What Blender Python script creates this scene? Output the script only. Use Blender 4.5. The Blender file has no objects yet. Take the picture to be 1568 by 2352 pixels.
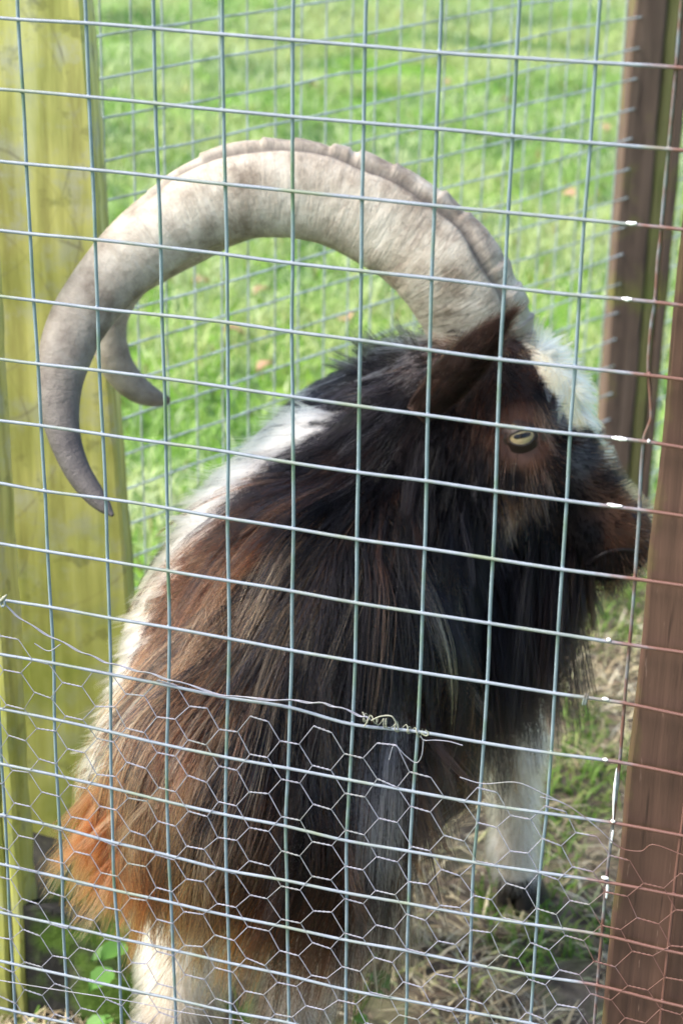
import bpy, math, numpy as np
from mathutils import Matrix, Vector
rng = np.random.default_rng(7)

# ------------------------------------------------------------------ camera
W0, H0 = 1568.0, 2352.0                       # pixel frame used for measuring the photograph
FO = 6251.636 / 2212.0 * W0                   # focal length in those pixels (fitted on the 50 mm mesh)
YAW, PITCH, ROLL = -0.31238957, -0.41441139, 0.01849039
CAM = np.array([0.6284866, -1.2088887, 1.48])
H0Z = CAM[2] - 0.226515                       # height of the first mesh wire in view
cy, sy, cp, sp = math.cos(YAW), math.sin(YAW), math.cos(PITCH), math.sin(PITCH)
FWD = np.array([sy * cp, cy * cp, sp])
RGT = np.array([cy, -sy, 0.0])
UPV = np.cross(RGT, FWD)
c_, s_ = math.cos(ROLL), math.sin(ROLL)
RGT, UPV = c_ * RGT + s_ * UPV, -s_ * RGT + c_ * UPV

def ray(x, y):
    return FWD + RGT * (x - W0 / 2) / FO - UPV * (y - H0 / 2) / FO
def at(x, y, d):                              # pixel at a depth along the view axis
    return CAM + ray(x, y) * d
def atY(x, y, Y):                             # pixel on a plane parallel to the fence
    r = ray(x, y); return CAM + r * (Y - CAM[1]) / r[1]
def atZ(x, y, Z):
    r = ray(x, y); return CAM + r * (Z - CAM[2]) / r[2]
def topx(P):
    d = np.asarray(P) - CAM; z = d @ FWD
    return np.stack([W0 / 2 + FO * (d @ RGT) / z, H0 / 2 - FO * (d @ UPV) / z], -1)

scene = bpy.context.scene
col = scene.collection
cam_data = bpy.data.cameras.new("camera")
cam_data.sensor_fit = 'VERTICAL'; cam_data.sensor_height = 36.0
cam_data.lens = 36.0 * FO / H0
cam_data.clip_start = 0.05; cam_data.clip_end = 2000
cam_data.dof.use_dof = True
cam_data.dof.focus_distance = 1.52
cam_data.dof.aperture_fstop = 8.8
cam_ob = bpy.data.objects.new("camera", cam_data); col.objects.link(cam_ob)
cam_ob.matrix_world = Matrix(((RGT[0], UPV[0], -FWD[0], CAM[0]), (RGT[1], UPV[1], -FWD[1], CAM[1]),
                              (RGT[2], UPV[2], -FWD[2], CAM[2]), (0, 0, 0, 1)))
scene.camera = cam_ob

# ------------------------------------------------------------------ sky, sun, exposure
SUN = Vector((-0.60, -0.30, 0.78)).normalized()       # direction towards the hazy sun
world = bpy.data.worlds.new("World"); scene.world = world; world.use_nodes = True
wn = world.node_tree
sky = wn.nodes.new('ShaderNodeTexSky'); sky.sky_type = 'NISHITA'; sky.sun_disc = False
sky.sun_elevation = math.asin(SUN.z); sky.sun_rotation = math.atan2(SUN.x, SUN.y)
sky.air_density = 1.0; sky.dust_density = 4.0
bg = wn.nodes['Background']; bg.inputs['Strength'].default_value = 0.135
wn.links.new(sky.outputs[0], bg.inputs[0])
sd = bpy.data.lights.new("sun", 'SUN'); sd.energy = 1.35; sd.angle = math.radians(20); sd.color = (1.0, 0.96, 0.90)
so = bpy.data.objects.new("sun", sd); col.objects.link(so)
so.rotation_euler = SUN.to_track_quat('Z', 'Y').to_euler(); so.location = (-3, 0, 5)
scene.view_settings.view_transform = 'Standard'; scene.view_settings.look = 'None'
scene.view_settings.exposure = 1.88; scene.view_settings.gamma = 1.0
scene.view_settings.use_curve_mapping = False
scene.cycles.max_bounces = 10
scene.cycles.use_denoising = True

# ------------------------------------------------------------------ small helpers
def setp(o, label=None, cat=None, group=None, kind=None):
    if label: o['label'] = label
    if cat: o['category'] = cat
    if group: o['group'] = group
    if kind: o['kind'] = kind
    return o
def empty(name, loc, label, cat, group=None):
    o = bpy.data.objects.new(name, None); col.objects.link(o); o.location = loc
    o.empty_display_size = 0.05
    bpy.context.view_layer.update()
    return setp(o, label, cat, group)
def link(o, parent=None):
    col.objects.link(o)
    if parent is not None:
        o.parent = parent
        o.matrix_parent_inverse = Matrix.Translation(-Vector(parent.location))
    return o
def mesh_obj(name, verts, faces, mat, parent=None, smooth=True):
    me = bpy.data.meshes.new(name)
    verts = np.asarray(verts, np.float32)
    if isinstance(faces, np.ndarray):
        n, k = faces.shape
        me.vertices.add(len(verts)); me.vertices.foreach_set('co', verts.ravel())
        me.loops.add(n * k); me.loops.foreach_set('vertex_index', faces.astype(np.int32).ravel())
        me.polygons.add(n); me.polygons.foreach_set('loop_start', np.arange(0, n * k, k, dtype=np.int32))
        me.update(calc_edges=True)
    else:
        me.from_pydata(verts.tolist(), [], faces); me.update()
    me.validate()
    if smooth: me.polygons.foreach_set('use_smooth', np.ones(len(me.polygons), bool))
    if mat: me.materials.append(mat)
    return link(bpy.data.objects.new(name, me), parent)
def add_col(me, cols, name='col'):
    a = me.attributes.new(name, 'FLOAT_COLOR', 'POINT')
    c = np.ones((len(cols), 4), np.float32); c[:, :3] = cols
    a.data.foreach_set('color', c.ravel())
def catmull(P, n):
    P = np.asarray(P, float); t = np.linspace(0, len(P) - 1, n)
    i = np.clip(np.floor(t).astype(int), 0, len(P) - 2); u = (t - i)[:, None]
    Q = np.vstack([2 * P[0] - P[1], P, 2 * P[-1] - P[-2]])
    a, b, c, d = Q[i], Q[i + 1], Q[i + 2], Q[i + 3]
    return 0.5 * (2 * b + (c - a) * u + (2 * a - 5 * b + 4 * c - d) * u ** 2 + (3 * b - 3 * c + d - a) * u ** 3)
def tube(P, r, k=6, cap=True):
    P = np.asarray(P, float); n = len(P); r = np.broadcast_to(np.asarray(r, float), (n,))
    T = np.gradient(P, axis=0); T /= np.linalg.norm(T, axis=1)[:, None] + 1e-12
    N = np.zeros_like(P); a = np.array([0.31, 0.87, 0.37]); v = a - T[0] * (a @ T[0])
    for i in range(n):
        v = v - T[i] * (v @ T[i]); v /= np.linalg.norm(v) + 1e-12; N[i] = v
    B = np.cross(T, N)
    th = np.arange(k) * 2 * math.pi / k
    V = P[:, None] + r[:, None, None] * (N[:, None] * np.cos(th)[None, :, None] + B[:, None] * np.sin(th)[None, :, None])
    i = np.arange(n - 1)[:, None] * k; j = np.arange(k)[None]; j2 = (j + 1) % k
    F = np.stack([i + j, i + j2, i + k + j2, i + k + j], -1).reshape(-1, 4)
    return V.reshape(-1, 3), F
def tubes(name, paths, r, mat, parent=None, k=6):
    Vs, Fs, o = [], [], 0
    for p in paths:
        v, f = tube(p, r, k); Vs.append(v); Fs.append(f + o); o += len(v)
    return mesh_obj(name, np.vstack(Vs), np.vstack(Fs), mat, parent)
def hash3(i, j, k):
    h = (i * 374761393 + j * 668265263 + k * 2147483647 + 1274126177) & 0xFFFFFFFF
    h = ((h ^ (h >> 13)) * 1274126177) & 0xFFFFFFFF
    return ((h ^ (h >> 16)) & 0xFFFF) / 65535.0
def vnoise(P, scale, seed=0):
    P = np.asarray(P, float) * scale
    if P.shape[1] == 2: P = np.hstack([P, np.full((len(P), 1), seed * 7.3)])
    else: P = P + seed * 17.3
    f = np.floor(P).astype(np.int64); u = P - f; u = u * u * (3 - 2 * u)
    r = 0
    for a in (0, 1):
        for b in (0, 1):
            for c in (0, 1):
                w = (u[:, 0] if a else 1 - u[:, 0]) * (u[:, 1] if b else 1 - u[:, 1]) * (u[:, 2] if c else 1 - u[:, 2])
                r = r + w * hash3(f[:, 0] + a, f[:, 1] + b, f[:, 2] + c)
    return r
def box(x0, x1, y0, y1, z0, z1):
    V = [(x, y, z) for x in (x0, x1) for y in (y0, y1) for z in (z0, z1)]
    return V, [(0, 1, 3, 2), (4, 6, 7, 5), (0, 4, 5, 1), (2, 3, 7, 6), (0, 2, 6, 4), (1, 5, 7, 3)]

# ------------------------------------------------------------------ materials
class NT:
    def __init__(s, name):
        s.m = bpy.data.materials.new(name); s.m.use_nodes = True
        s.t = s.m.node_tree; s.b = s.t.nodes['Principled BSDF']
    def n(s, typ, **kw):
        nd = s.t.nodes.new(typ)
        for k, v in kw.items():
            if k in nd.inputs.keys(): nd.inputs[k].default_value = v
            else: setattr(nd, k, v)
        return nd
    def l(s, a, b): s.t.links.new(a, b)
    def noise(s, scale, detail=4, vec=None, rough=0.55, dist=0.0):
        nd = s.n('ShaderNodeTexNoise'); nd.inputs['Scale'].default_value = scale
        nd.inputs['Detail'].default_value = detail; nd.inputs['Roughness'].default_value = rough
        nd.inputs['Distortion'].default_value = dist
        if vec is not None: s.l(vec, nd.inputs['Vector'])
        return nd.outputs['Fac']
    def ramp(s, fac, stops):
        nd = s.n('ShaderNodeValToRGB'); e = nd.color_ramp.elements
        while len(e) < len(stops): e.new(0.5)
        for el, (p, c) in zip(e, stops):
            el.position = p; el.color = (*c, 1) if len(c) == 3 else c
        s.l(fac, nd.inputs[0]); return nd.outputs['Color']
    def mix(s, fac, a, b, mode='MIX'):
        nd = s.n('ShaderNodeMix', data_type='RGBA', blend_type=mode)
        for v, i in ((fac, 0), (a, 6), (b, 7)):
            if isinstance(v, (int, float)): nd.inputs[i].default_value = v
            elif isinstance(v, tuple): nd.inputs[i].default_value = (*v, 1)
            else: s.l(v, nd.inputs[i])
        return nd.outputs[2]
    def math(s, op, a, b=0.0, c=0.0, clamp=False):
        nd = s.n('ShaderNodeMath', operation=op, use_clamp=clamp)
        for v, i in ((a, 0), (b, 1), (c, 2)):
            if isinstance(v, (int, float)): nd.inputs[i].default_value = v
            else: s.l(v, nd.inputs[i])
        return nd.outputs[0]
    def coord(s, scale=(1, 1, 1), what='Object'):
        tc = s.n('ShaderNodeTexCoord'); mp = s.n('ShaderNodeMapping'); mp.inputs['Scale'].default_value = scale
        s.l(tc.outputs[what], mp.inputs['Vector']); return mp.outputs['Vector']
    def sep(s, vec):
        nd = s.n('ShaderNodeSeparateXYZ'); s.l(vec, nd.inputs[0]); return nd.outputs
    def bump(s, h, strength=0.4, dist=0.002):
        nd = s.n('ShaderNodeBump'); nd.inputs['Strength'].default_value = strength; nd.inputs['Distance'].default_value = dist
        s.l(h, nd.inputs['Height']); s.l(nd.outputs[0], s.b.inputs['Normal'])
    def out(s, colr, rough=0.7, metal=0.0, spec=0.3):
        if isinstance(colr, tuple): s.b.inputs['Base Color'].default_value = (*colr, 1)
        else: s.l(colr, s.b.inputs['Base Color'])
        if isinstance(rough, (int, float)): s.b.inputs['Roughness'].default_value = rough
        else: s.l(rough, s.b.inputs['Roughness'])
        s.b.inputs['Metallic'].default_value = metal
        s.b.inputs['Specular IOR Level'].default_value = spec
        return s.m

def attr_mat(name, rough=0.8, spec=0.2, trans=0.0, bump=None):
    m = NT(name); a = m.n('ShaderNodeAttribute', attribute_name='col')
    m.out(a.outputs['Color'], rough, 0, spec)
    if bump: m.bump(m.noise(bump, 3, m.coord()), 0.3, 0.001)
    if trans:
        tr = m.n('ShaderNodeBsdfTranslucent'); m.l(a.outputs['Color'], tr.inputs['Color'])
        ms = m.n('ShaderNodeMixShader'); ms.inputs[0].default_value = trans
        m.l(m.b.outputs[0], ms.inputs[1]); m.l(tr.outputs[0], ms.inputs[2])
        m.l(ms.outputs[0], m.t.nodes['Material Output'].inputs['Surface'])
    return m.m

def galvanised(name, base, dark, alg, rough=0.45, painted=True):
    m = NT(name); v = m.coord()
    c = m.mix(m.ramp(m.noise(60, 3, v), [(0.4, (0, 0, 0)), (0.75, (1, 1, 1))]), base, dark)
    sp = m.ramp(m.noise(900, 2, v), [(0.62, (0, 0, 0)), (0.70, (1, 1, 1))])
    c = m.mix(m.math('MULTIPLY', m.n('ShaderNodeRGBToBW').outputs[0], 0.0), c, c)
    bw = m.n('ShaderNodeRGBToBW'); m.l(sp, bw.inputs[0])
    c = m.mix(m.math('MULTIPLY', bw.outputs[0], 0.65), c, (0.10, 0.085, 0.09))
    g = m.ramp(m.noise(22, 3, v), [(0.5, (0, 0, 0)), (0.68, (1, 1, 1))])
    bg_ = m.n('ShaderNodeRGBToBW'); m.l(g, bg_.inputs[0])
    c = m.mix(m.math('MULTIPLY', bg_.outputs[0], 0.75), c, alg)
    if painted:                                            # brown paint that ran over the wires beside the post
        x = m.sep(v)[0]
        nn = m.noise(45, 3, v)
        f = m.math('ADD', m.math('MULTIPLY', m.math('SUBTRACT', x, 0.424), 28), m.math('MULTIPLY', m.math('SUBTRACT', nn, 0.5), 3.2), clamp=True)
        f = m.math('MULTIPLY', f, 0.96)
        c = m.mix(f, c, (0.125, 0.056, 0.042))
    m.bump(m.noise(500, 3, v), 0.35, 0.0006)
    return m.out(c, rough, 0.0, 0.35)
M_HW = galvanised('galvanised_wire_bright', (0.20, 0.23, 0.27), (0.15, 0.175, 0.21), (0.15, 0.18, 0.10))
M_VW = galvanised('galvanised_wire_dull', (0.19, 0.245, 0.285), (0.14, 0.19, 0.22), (0.10, 0.16, 0.07))
M_NET = galvanised('netting_wire', (0.24, 0.24, 0.285), (0.17, 0.17, 0.21), (0.19, 0.20, 0.16), 0.4)
M_RW = galvanised('rear_fence_wire', (0.34, 0.40, 0.42), (0.20, 0.24, 0.24), (0.14, 0.17, 0.11), 0.4, painted=False)
M_CHIP = NT('white_paint').out((0.85, 0.85, 0.86), 0.4)
M_TIE = galvanised('tie_wire', (0.25, 0.25, 0.20), (0.17, 0.18, 0.13), (0.16, 0.18, 0.08), 0.5, painted=False)

def wood(name, base, dark, light, moss, moss_amt, grain=(55, 55, 3)):
    m = NT(name); v = m.coord(); g = m.coord(grain)
    n1 = m.noise(1.0, 6, g, 0.6, 0.4)
    c = m.ramp(n1, [(0.28, dark), (0.5, base), (0.75, light)])
    big = m.noise(7, 4, v)
    f = m.ramp(big, [(0.5 - moss_amt, (0, 0, 0)), (0.62 - moss_amt * 0.5, (1, 1, 1))])
    bw = m.n('ShaderNodeRGBToBW'); m.l(f, bw.inputs[0])
    c = m.mix(m.math('MULTIPLY', bw.outputs[0], 0.8), c, moss)
    cr = m.noise(1.0, 2, m.coord((160, 160, 9)), 0.5)
    cr2 = m.ramp(cr, [(0.27, (0, 0, 0)), (0.36, (1, 1, 1))])
    c = m.mix(1.0, c, m.mix(0.65, (1, 1, 1), cr2), 'MULTIPLY')
    m.bump(n1, 0.5, 0.003)
    return m, c, v
m, c, v = wood('brown_painted_timber', (0.074, 0.040, 0.029), (0.040, 0.022, 0.017), (0.115, 0.062, 0.045), (0.10, 0.085, 0.03), -0.10, (70, 70, 3))
x_, y_, z_ = m.sep(v)[0:3]                                  # green algae creeping along the shaded arris
f = m.math('MULTIPLY', m.math('SUBTRACT', m.math('SUBTRACT', m.math('MULTIPLY', m.noise(26, 4, v), 0.034), 0.0125), m.math('SUBTRACT', x_, m.math('MULTIPLY', z_, 0.0095))), 60.0, clamp=True)
pale = m.noise(1.0, 3, m.coord((260, 260, 34)), 0.6)
bwn = m.n('ShaderNodeRGBToBW'); m.l(m.ramp(pale, [(0.66, (0, 0, 0)), (0.74, (1, 1, 1))]), bwn.inputs[0])
c = m.mix(m.math('MULTIPLY', bwn.outputs[0], 0.5), c, (0.24, 0.15, 0.12))
c = m.mix(m.math('MULTIPLY', f, 0.65), c, (0.13, 0.13, 0.03))
M_BROWN = m.out(c, 0.75, 0, 0.25)
m, c, v = wood('rear_brown_timber', (0.105, 0.072, 0.055), (0.07, 0.048, 0.038), (0.15, 0.105, 0.08), (0.13, 0.13, 0.035), -0.02)
M_BROWN2 = m.out(c, 0.85, 0, 0.2)
m, c, v = wood('mossy_timber', (0.15, 0.14, 0.055), (0.10, 0.085, 0.04), (0.20, 0.19, 0.08), (0.14, 0.16, 0.045), 0.0)
M_MOSSW = m.out(c, 0.9, 0, 0.2)

# yellow lichen-covered post: streaks, pale bloom, dark spots, curved scratches, black wet foot with green moss
m = NT('lichen_timber'); v = m.coord()
n1 = m.noise(1.0, 5, m.coord((40, 40, 3.2)), 0.6)
c = m.ramp(n1, [(0.30, (0.24, 0.21, 0.07)), (0.43, (0.40, 0.375, 0.12)), (0.55, (0.54, 0.51, 0.165)), (0.70, (0.62, 0.60, 0.28))])
def bw(colr):
    nd = m.n('ShaderNodeRGBToBW'); m.l(colr, nd.inputs[0]); return nd.outputs[0]
bloom = bw(m.ramp(m.noise(22, 5, v, 0.65), [(0.50, (0, 0, 0)), (0.66, (1, 1, 1))]))
c = m.mix(m.math('MULTIPLY', bloom, 0.6), c, (0.44, 0.43, 0.36))
sc = m.sep(v); zz = sc[2]; xx = sc[0]
grn = bw(m.ramp(m.noise(9, 4, v), [(0.48, (0, 0, 0)), (0.66, (1, 1, 1))]))
low = m.math('MULTIPLY', m.math('SUBTRACT', 0.72, zz), 2.6, clamp=True)
c = m.mix(m.math('MULTIPLY', m.math('ADD', m.math('MULTIPLY', low, 0.55), m.math('MULTIPLY', grn, 0.35), clamp=True), 0.85), c, (0.17, 0.22, 0.03))
spots = bw(m.ramp(m.noise(30, 3, v), [(0.60, (0, 0, 0)), (0.68, (1, 1, 1))]))
c = m.mix(m.math('MULTIPLY', spots, 0.38), c, (0.07, 0.075, 0.03))
for (ax, az, rr) in ((-0.205, 0.72, 0.135), (-0.16, 0.83, 0.11), (-0.22, 0.95, 0.17), (-0.12, 0.66, 0.16), (-0.26, 0.60, 0.15), (-0.19, 1.02, 0.13)):
    dx = m.math('SUBTRACT', xx, ax); dz = m.math('SUBTRACT', zz, az)
    d = m.math('SQRT', m.math('ADD', m.math('MULTIPLY', dx, dx), m.math('MULTIPLY', m.math('MULTIPLY', dz, dz), 0.45)))
    d = m.math('ABSOLUTE', m.math('SUBTRACT', m.math('ADD', d, m.math('MULTIPLY', n1, 0.006)), rr))
    ln = m.math('SUBTRACT', 1.0, m.math('MULTIPLY', d, 420), clamp=True)
    c = m.mix(m.math('MULTIPLY', ln, m.math('ADD', m.math('MULTIPLY', bloom, 0.4), 0.12)), c, (0.12, 0.10, 0.06))
wet = m.math('MULTIPLY', m.math('SUBTRACT', m.math('ADD', -0.04, m.math('MULTIPLY', m.noise(14, 4, v), 0.24)), zz), 9.0, clamp=True)
c = m.mix(wet, c, (0.018, 0.018, 0.016))
m.bump(n1, 0.5, 0.002)
M_LICHEN = m.out(c, 0.9, 0, 0.15)

# ------------------------------------------------------------------ ground: one sheet to the horizon
DIRR = np.array([0.42, 0.9075]); DIRR /= np.linalg.norm(DIRR)       # run of the rear fence
RS = at(219, 300, 2.37); RS2 = RS[:2]
def side(P):                                                         # >0 : field beyond the rear fence
    d = P[:, :2] - RS2; return -(d[:, 0] * DIRR[1] - d[:, 1] * DIRR[0])
def ground_h(P):
    P2 = np.asarray(P)[:, :2]
    near = np.exp(-(((P2[:, 0]) / 2.5) ** 2 + ((P2[:, 1] - 0.8) / 2.5) ** 2))
    rough = (vnoise(P2, 9, 1) - 0.5) * 0.022 + (vnoise(P2, 24, 2) - 0.5) * 0.014 + (vnoise(P2, 60, 3) - 0.5) * 0.006
    fld = (vnoise(P2, 1.3, 4) - 0.5) * 0.07 + (vnoise(P2, 3.5, 5) - 0.5) * 0.04
    s = np.clip(side(P2) / 0.5, 0, 1)
    far = np.exp(-(np.hypot(P2[:, 0], P2[:, 1] - 4) / 9) ** 2)
    return rough * near * (1 - 0.6 * s) + fld * s * far - 0.004
def axis(a, b, h, ext):
    core = np.arange(a, b + 1e-6, h); g = np.cumsum(h * 1.35 ** np.arange(1, 40)); g = g[g < ext]
    return np.concatenate([(a - g)[::-1], core, b + g])
gx, gy = axis(-1.2, 1.4, 0.014, 900), axis(-0.6, 2.2, 0.014, 900)
X, Y = np.meshgrid(gx, gy, indexing='ij')
V = np.stack([X.ravel(), Y.ravel(), np.zeros(X.size)], 1); V[:, 2] = ground_h(V)
nx, ny = len(gx), len(gy)
I = (np.arange(nx - 1)[:, None] * ny + np.arange(ny - 1)[None]).ravel()
F = np.stack([I, I + ny, I + ny + 1, I + 1], 1)
m = NT('soil_and_turf'); v = m.coord()
mud = m.ramp(m.noise(26, 6, v, 0.65), [(0.3, (0.035, 0.029, 0.023)), (0.5, (0.11, 0.09, 0.066)), (0.72, (0.21, 0.175, 0.125))])
turf = m.ramp(m.noise(5, 5, v, 0.6), [(0.3, (0.05, 0.12, 0.016)), (0.5, (0.10, 0.21, 0.025)), (0.75, (0.17, 0.27, 0.045))])
a = m.n('ShaderNodeAttribute', attribute_name='turf')
fm = m.math('ADD', a.outputs['Fac'], m.math('MULTIPLY', m.math('SUBTRACT', m.noise(9, 4, v), 0.5), 1.0), clamp=True)
m.bump(m.noise(80, 5, v), 0.6, 0.006)
M_GROUND = m.out(m.mix(fm, mud, turf), 0.95, 0, 0.1)
g = mesh_obj('ground', V, F, M_GROUND); g['kind'] = 'structure'
tf = np.maximum(np.clip(0.5 + side(V) / 0.35, 0, 1), np.clip((np.hypot(V[:, 0] - 0.3, V[:, 1] - 0.7) - 1.6) / 0.9, 0, 1)) * 1.1
at_ = g.data.attributes.new('turf', 'FLOAT', 'POINT'); at_.data.foreach_set('value', tf.astype(np.float32))

def blades(name, P, h, w, lean, cols, mat, label, cat, bend=0.5):
    n = len(P); az = rng.uniform(0, 2 * math.pi, n); la = rng.uniform(0, 2 * math.pi, n)
    wd = np.stack([np.cos(az), np.sin(az), np.zeros(n)], 1) * (w / 2)[:, None]
    ln = np.stack([np.cos(la), np.sin(la), np.zeros(n)], 1) * (lean * h)[:, None]
    up = np.zeros((n, 3)); up[:, 2] = h * np.sqrt(np.clip(1 - lean ** 2, 0.02, 1))
    m1 = P + ln * 0.35 + up * 0.6; tip = P + ln * (1 + bend * 0.3) + up * (1 - bend * 0.3 * lean)[:, None]
    V = np.stack([P - wd, P + wd, m1 + wd * 0.8, m1 - wd * 0.8, tip + wd * 0.12, tip - wd * 0.12], 1).reshape(-1, 3)
    b = np.arange(n)[:, None] * 6
    F = np.concatenate([b + np.array([[0, 1, 2, 3]]), b + np.array([[3, 2, 4, 5]])])
    o = mesh_obj(name, V, F, mat, None, True)
    add_col(o.data, np.repeat(cols, 6, 0))
    return setp(o, label, cat, None, 'stuff')
M_BLADE = attr_mat('grass_blade', 0.6, 0.35, 0.35)
M_STRAW = attr_mat('dead_grass', 0.75, 0.25, 0.1)

# field grass seen through the rear fence
def field_points(n, t0, t1):
    y = -1.2 + np.sqrt(rng.uniform((t0 + 1.2) ** 2, (t1 + 1.2) ** 2, n))
    cx_ = CAM[0] - 0.30 * (y - CAM[1]); hw = 0.34 * (y - CAM[1]) * 0.75 + 0.45
    P = np.stack([cx_ + rng.uniform(-1, 1, n) * hw, y, np.zeros(n)], 1)
    return P
P = field_points(215000, 0.9, 10.5)
P2_ = np.stack([rng.uniform(-0.5, 4.5, 60000), rng.uniform(0.6, 8.5, 60000), np.zeros(60000)], 1)
P = np.vstack([P[side(P) > 0.02], P2_[(side(P2_) < 0.02) & (np.hypot(P2_[:, 0] - 0.3, P2_[:, 1] - 0.7) > 1.7 + 0.7 * rng.random(60000))]])
P = P[vnoise(P[:, :2], 4.5, 8) * 0.8 + vnoise(P[:, :2], 14, 9) * 0.5 > 0.36]
P[:, 2] = ground_h(P) - 0.003
n = len(P); dens = vnoise(P[:, :2], 2.2, 11); d2 = vnoise(P[:, :2], 6, 12)
base = np.array([0.25, 0.40, 0.11]); yel = np.array([0.38, 0.46, 0.18]); drk = np.array([0.10, 0.20, 0.065]); pal = np.array([0.46, 0.54, 0.30]); brn = np.array([0.24, 0.20, 0.08])  # pal: pale blades that put glints into the grass colour
w1 = np.clip((dens - 0.38) * 4, 0, 1)[:, None]; w2 = np.clip((0.46 - d2) * 6, 0, 1)[:, None]
C = base * (1 - w1) + yel * w1; C = C * (1 - w2) + drk * w2
q = rng.random(n)[:, None]; q = q + 0.55 * (0.5 - vnoise(P[:, :2], 2.6, 14))[:, None]; C = np.where(q < 0.28, pal, C); C = np.where((q > 0.28) & (q < 0.31), brn, C)
C = C * rng.uniform(0.88, 1.12, (n, 1))
hh = rng.uniform(0.03, 0.075, n) * (0.6 + 0.8 * d2)
blades('field_grass', P, hh, rng.uniform(0.004, 0.008, n), rng.uniform(0.25, 0.95, n), C, M_BLADE, 'short bright green pasture grass beyond the rear wire fence', 'grass')

# trampled pen: dead grass, clods of hay, thin green regrowth
def pen_points(n):
    P = np.stack([rng.uniform(-0.75, 1.15, n), rng.uniform(0.06, 2.4, n), np.zeros(n)], 1)
    P = P[side(P) < 0.06]; P[:, 2] = ground_h(P); return P
P = pen_points(70000); k = vnoise(P[:, :2], 7, 21) + 0.6 * vnoise(P[:, :2], 26, 22)
P = P[k > 0.70]; n = len(P); P[:, 2] += rng.uniform(0.0, 0.008, n)
pal_ = np.array([[0.46, 0.40, 0.25], [0.33, 0.27, 0.16], [0.56, 0.52, 0.38], [0.22, 0.17, 0.11], [0.36, 0.37, 0.17], [0.12, 0.09, 0.065]])
C = pal_[rng.choice(6, n, p=[0.24, 0.22, 0.12, 0.16, 0.12, 0.14])] * rng.uniform(0.7, 1.25, (n, 1))
blades('trodden_straw', P, rng.uniform(0.015, 0.06, n), rng.uniform(0.002, 0.006, n), rng.uniform(0.88, 0.998, n), C, M_STRAW, 'trodden straw and dead grass over the muddy pen floor', 'straw', 0.2)
P = pen_points(40000); k = vnoise(P[:, :2], 4.5, 31) * 0.8 + 0.35 * vnoise(P[:, :2], 15, 32) + 0.18 * np.clip(1 + side(P) / 0.5, 0, 1) + 0.15 * np.clip(P[:, 1] - 0.9, 0, 1)
P = P[k > 0.68]; n = len(P)
C = np.where(rng.random((n, 1)) < 0.3, np.array([0.25, 0.30, 0.09]), np.array([0.13, 0.24, 0.035])) * rng.uniform(0.7, 1.3, (n, 1))
blades('pen_grass', P, rng.uniform(0.015, 0.05, n), rng.uniform(0.003, 0.006, n), rng.uniform(0.4, 0.97, n), C, M_BLADE, 'thin patchy grass growing among the mud of the pen', 'grass')

# fallen leaves out in the field
M_LEAFO = NT('fallen_leaf').out((0.27, 0.17, 0.10), 0.7)
def leaf_mesh(L, Wd):
    t = np.linspace(0, 1, 7); w = Wd * np.sin(np.pi * t ** 0.8) * (1 - 0.25 * np.sin(9 * t)); V = []; F = []
    for i in range(7):
        z = 0.012 * math.sin(t[i] * 3)
        V += [(-w[i], L * t[i], z + 0.006), (0, L * t[i], z), (w[i], L * t[i], z + 0.008)]
    for i in range(6):
        F += [(3 * i, 3 * i + 1, 3 * i + 4, 3 * i + 3), (3 * i + 1, 3 * i + 2, 3 * i + 5, 3 * i + 4)]
    return V, F
lv, lf = leaf_mesh(0.05, 0.02)
lme = bpy.data.meshes.new('fallen_leaf'); lme.from_pydata(lv, [], lf); lme.materials.append(M_LEAFO)
for (x, y) in ((275, 918), (583, 682), (560, 770), (480, 650), (1380, 290), (715, 202), (590, 860), (1320, 455), (800, 745), (1180, 240), (860, 80), (1010, 190)):
    p = atZ(x, y, 0.045); o = bpy.data.objects.new('fallen_leaf', lme); col.objects.link(o)
    o.location = p; o.rotation_euler = (rng.uniform(-0.3, 0.3), rng.uniform(-0.3, 0.3), rng.uniform(0, 6.28))
    setp(o, 'orange brown fallen leaf lying on the pasture grass', 'leaf', 'fallen leaves on the pasture')

# ------------------------------------------------------------------ posts
def post(name, p0, along, wid, dep, z1, mat, label, part='timber', lean=0.0, z0=-0.05, rough=0.0012):
    """square sawn timber: p0 = right front arris on the ground, runs to the left along 'along'."""
    a = np.array([along[0], along[1], 0.0]); a /= np.linalg.norm(a); b = np.array([-a[1], a[0], 0.0])
    if b[1] < 0: b = -b
    r = 0.004; prof = []
    for (u, w_, su, sw) in ((0, 0, 1, 1), (wid, 0, -1, 1), (wid, dep, -1, -1), (0, dep, 1, -1)):
        q = [(u + su * r, w_), (u, w_ + sw * r)]
        if su * sw > 0: q = q[::-1]
        prof += q
    # densify
    pr = []
    for i in range(8):
        A, B = np.array(prof[i]), np.array(prof[(i + 1) % 8]); k = max(1, int(np.linalg.norm(B - A) / 0.012))
        pr += [A + (B - A) * j / k for j in range(k)]
    pr = np.array(pr); zs = np.linspace(z0, z1, int((z1 - z0) / 0.02))
    V = np.array([[*(pr[j][0] * a + pr[j][1] * b + np.array([lean * z, 0, 0]))[:2], z] for z in zs for j in range(len(pr))])
    V[:, :2] += (vnoise(V, 30, 41)[:, None] - 0.5) * rough * 2 * np.array([1, 1]) + (vnoise(V * np.array([60, 60, 4]), 1, 43)[:, None] - 0.5) * rough * 2
    k = len(pr); i = np.arange(len(zs) - 1)[:, None] * k; j = np.arange(k)[None]
    F = np.stack([i + j, i + (j + 1) % k, i + k + (j + 1) % k, i + k + j], -1).reshape(-1, 4).tolist()
    F.append(list(range((len(zs) - 1) * k, len(zs) * k)))
    o = mesh_obj(name, V, F, mat, None, False)
    o.location = (p0[0], p0[1], 0)
    return o

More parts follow.
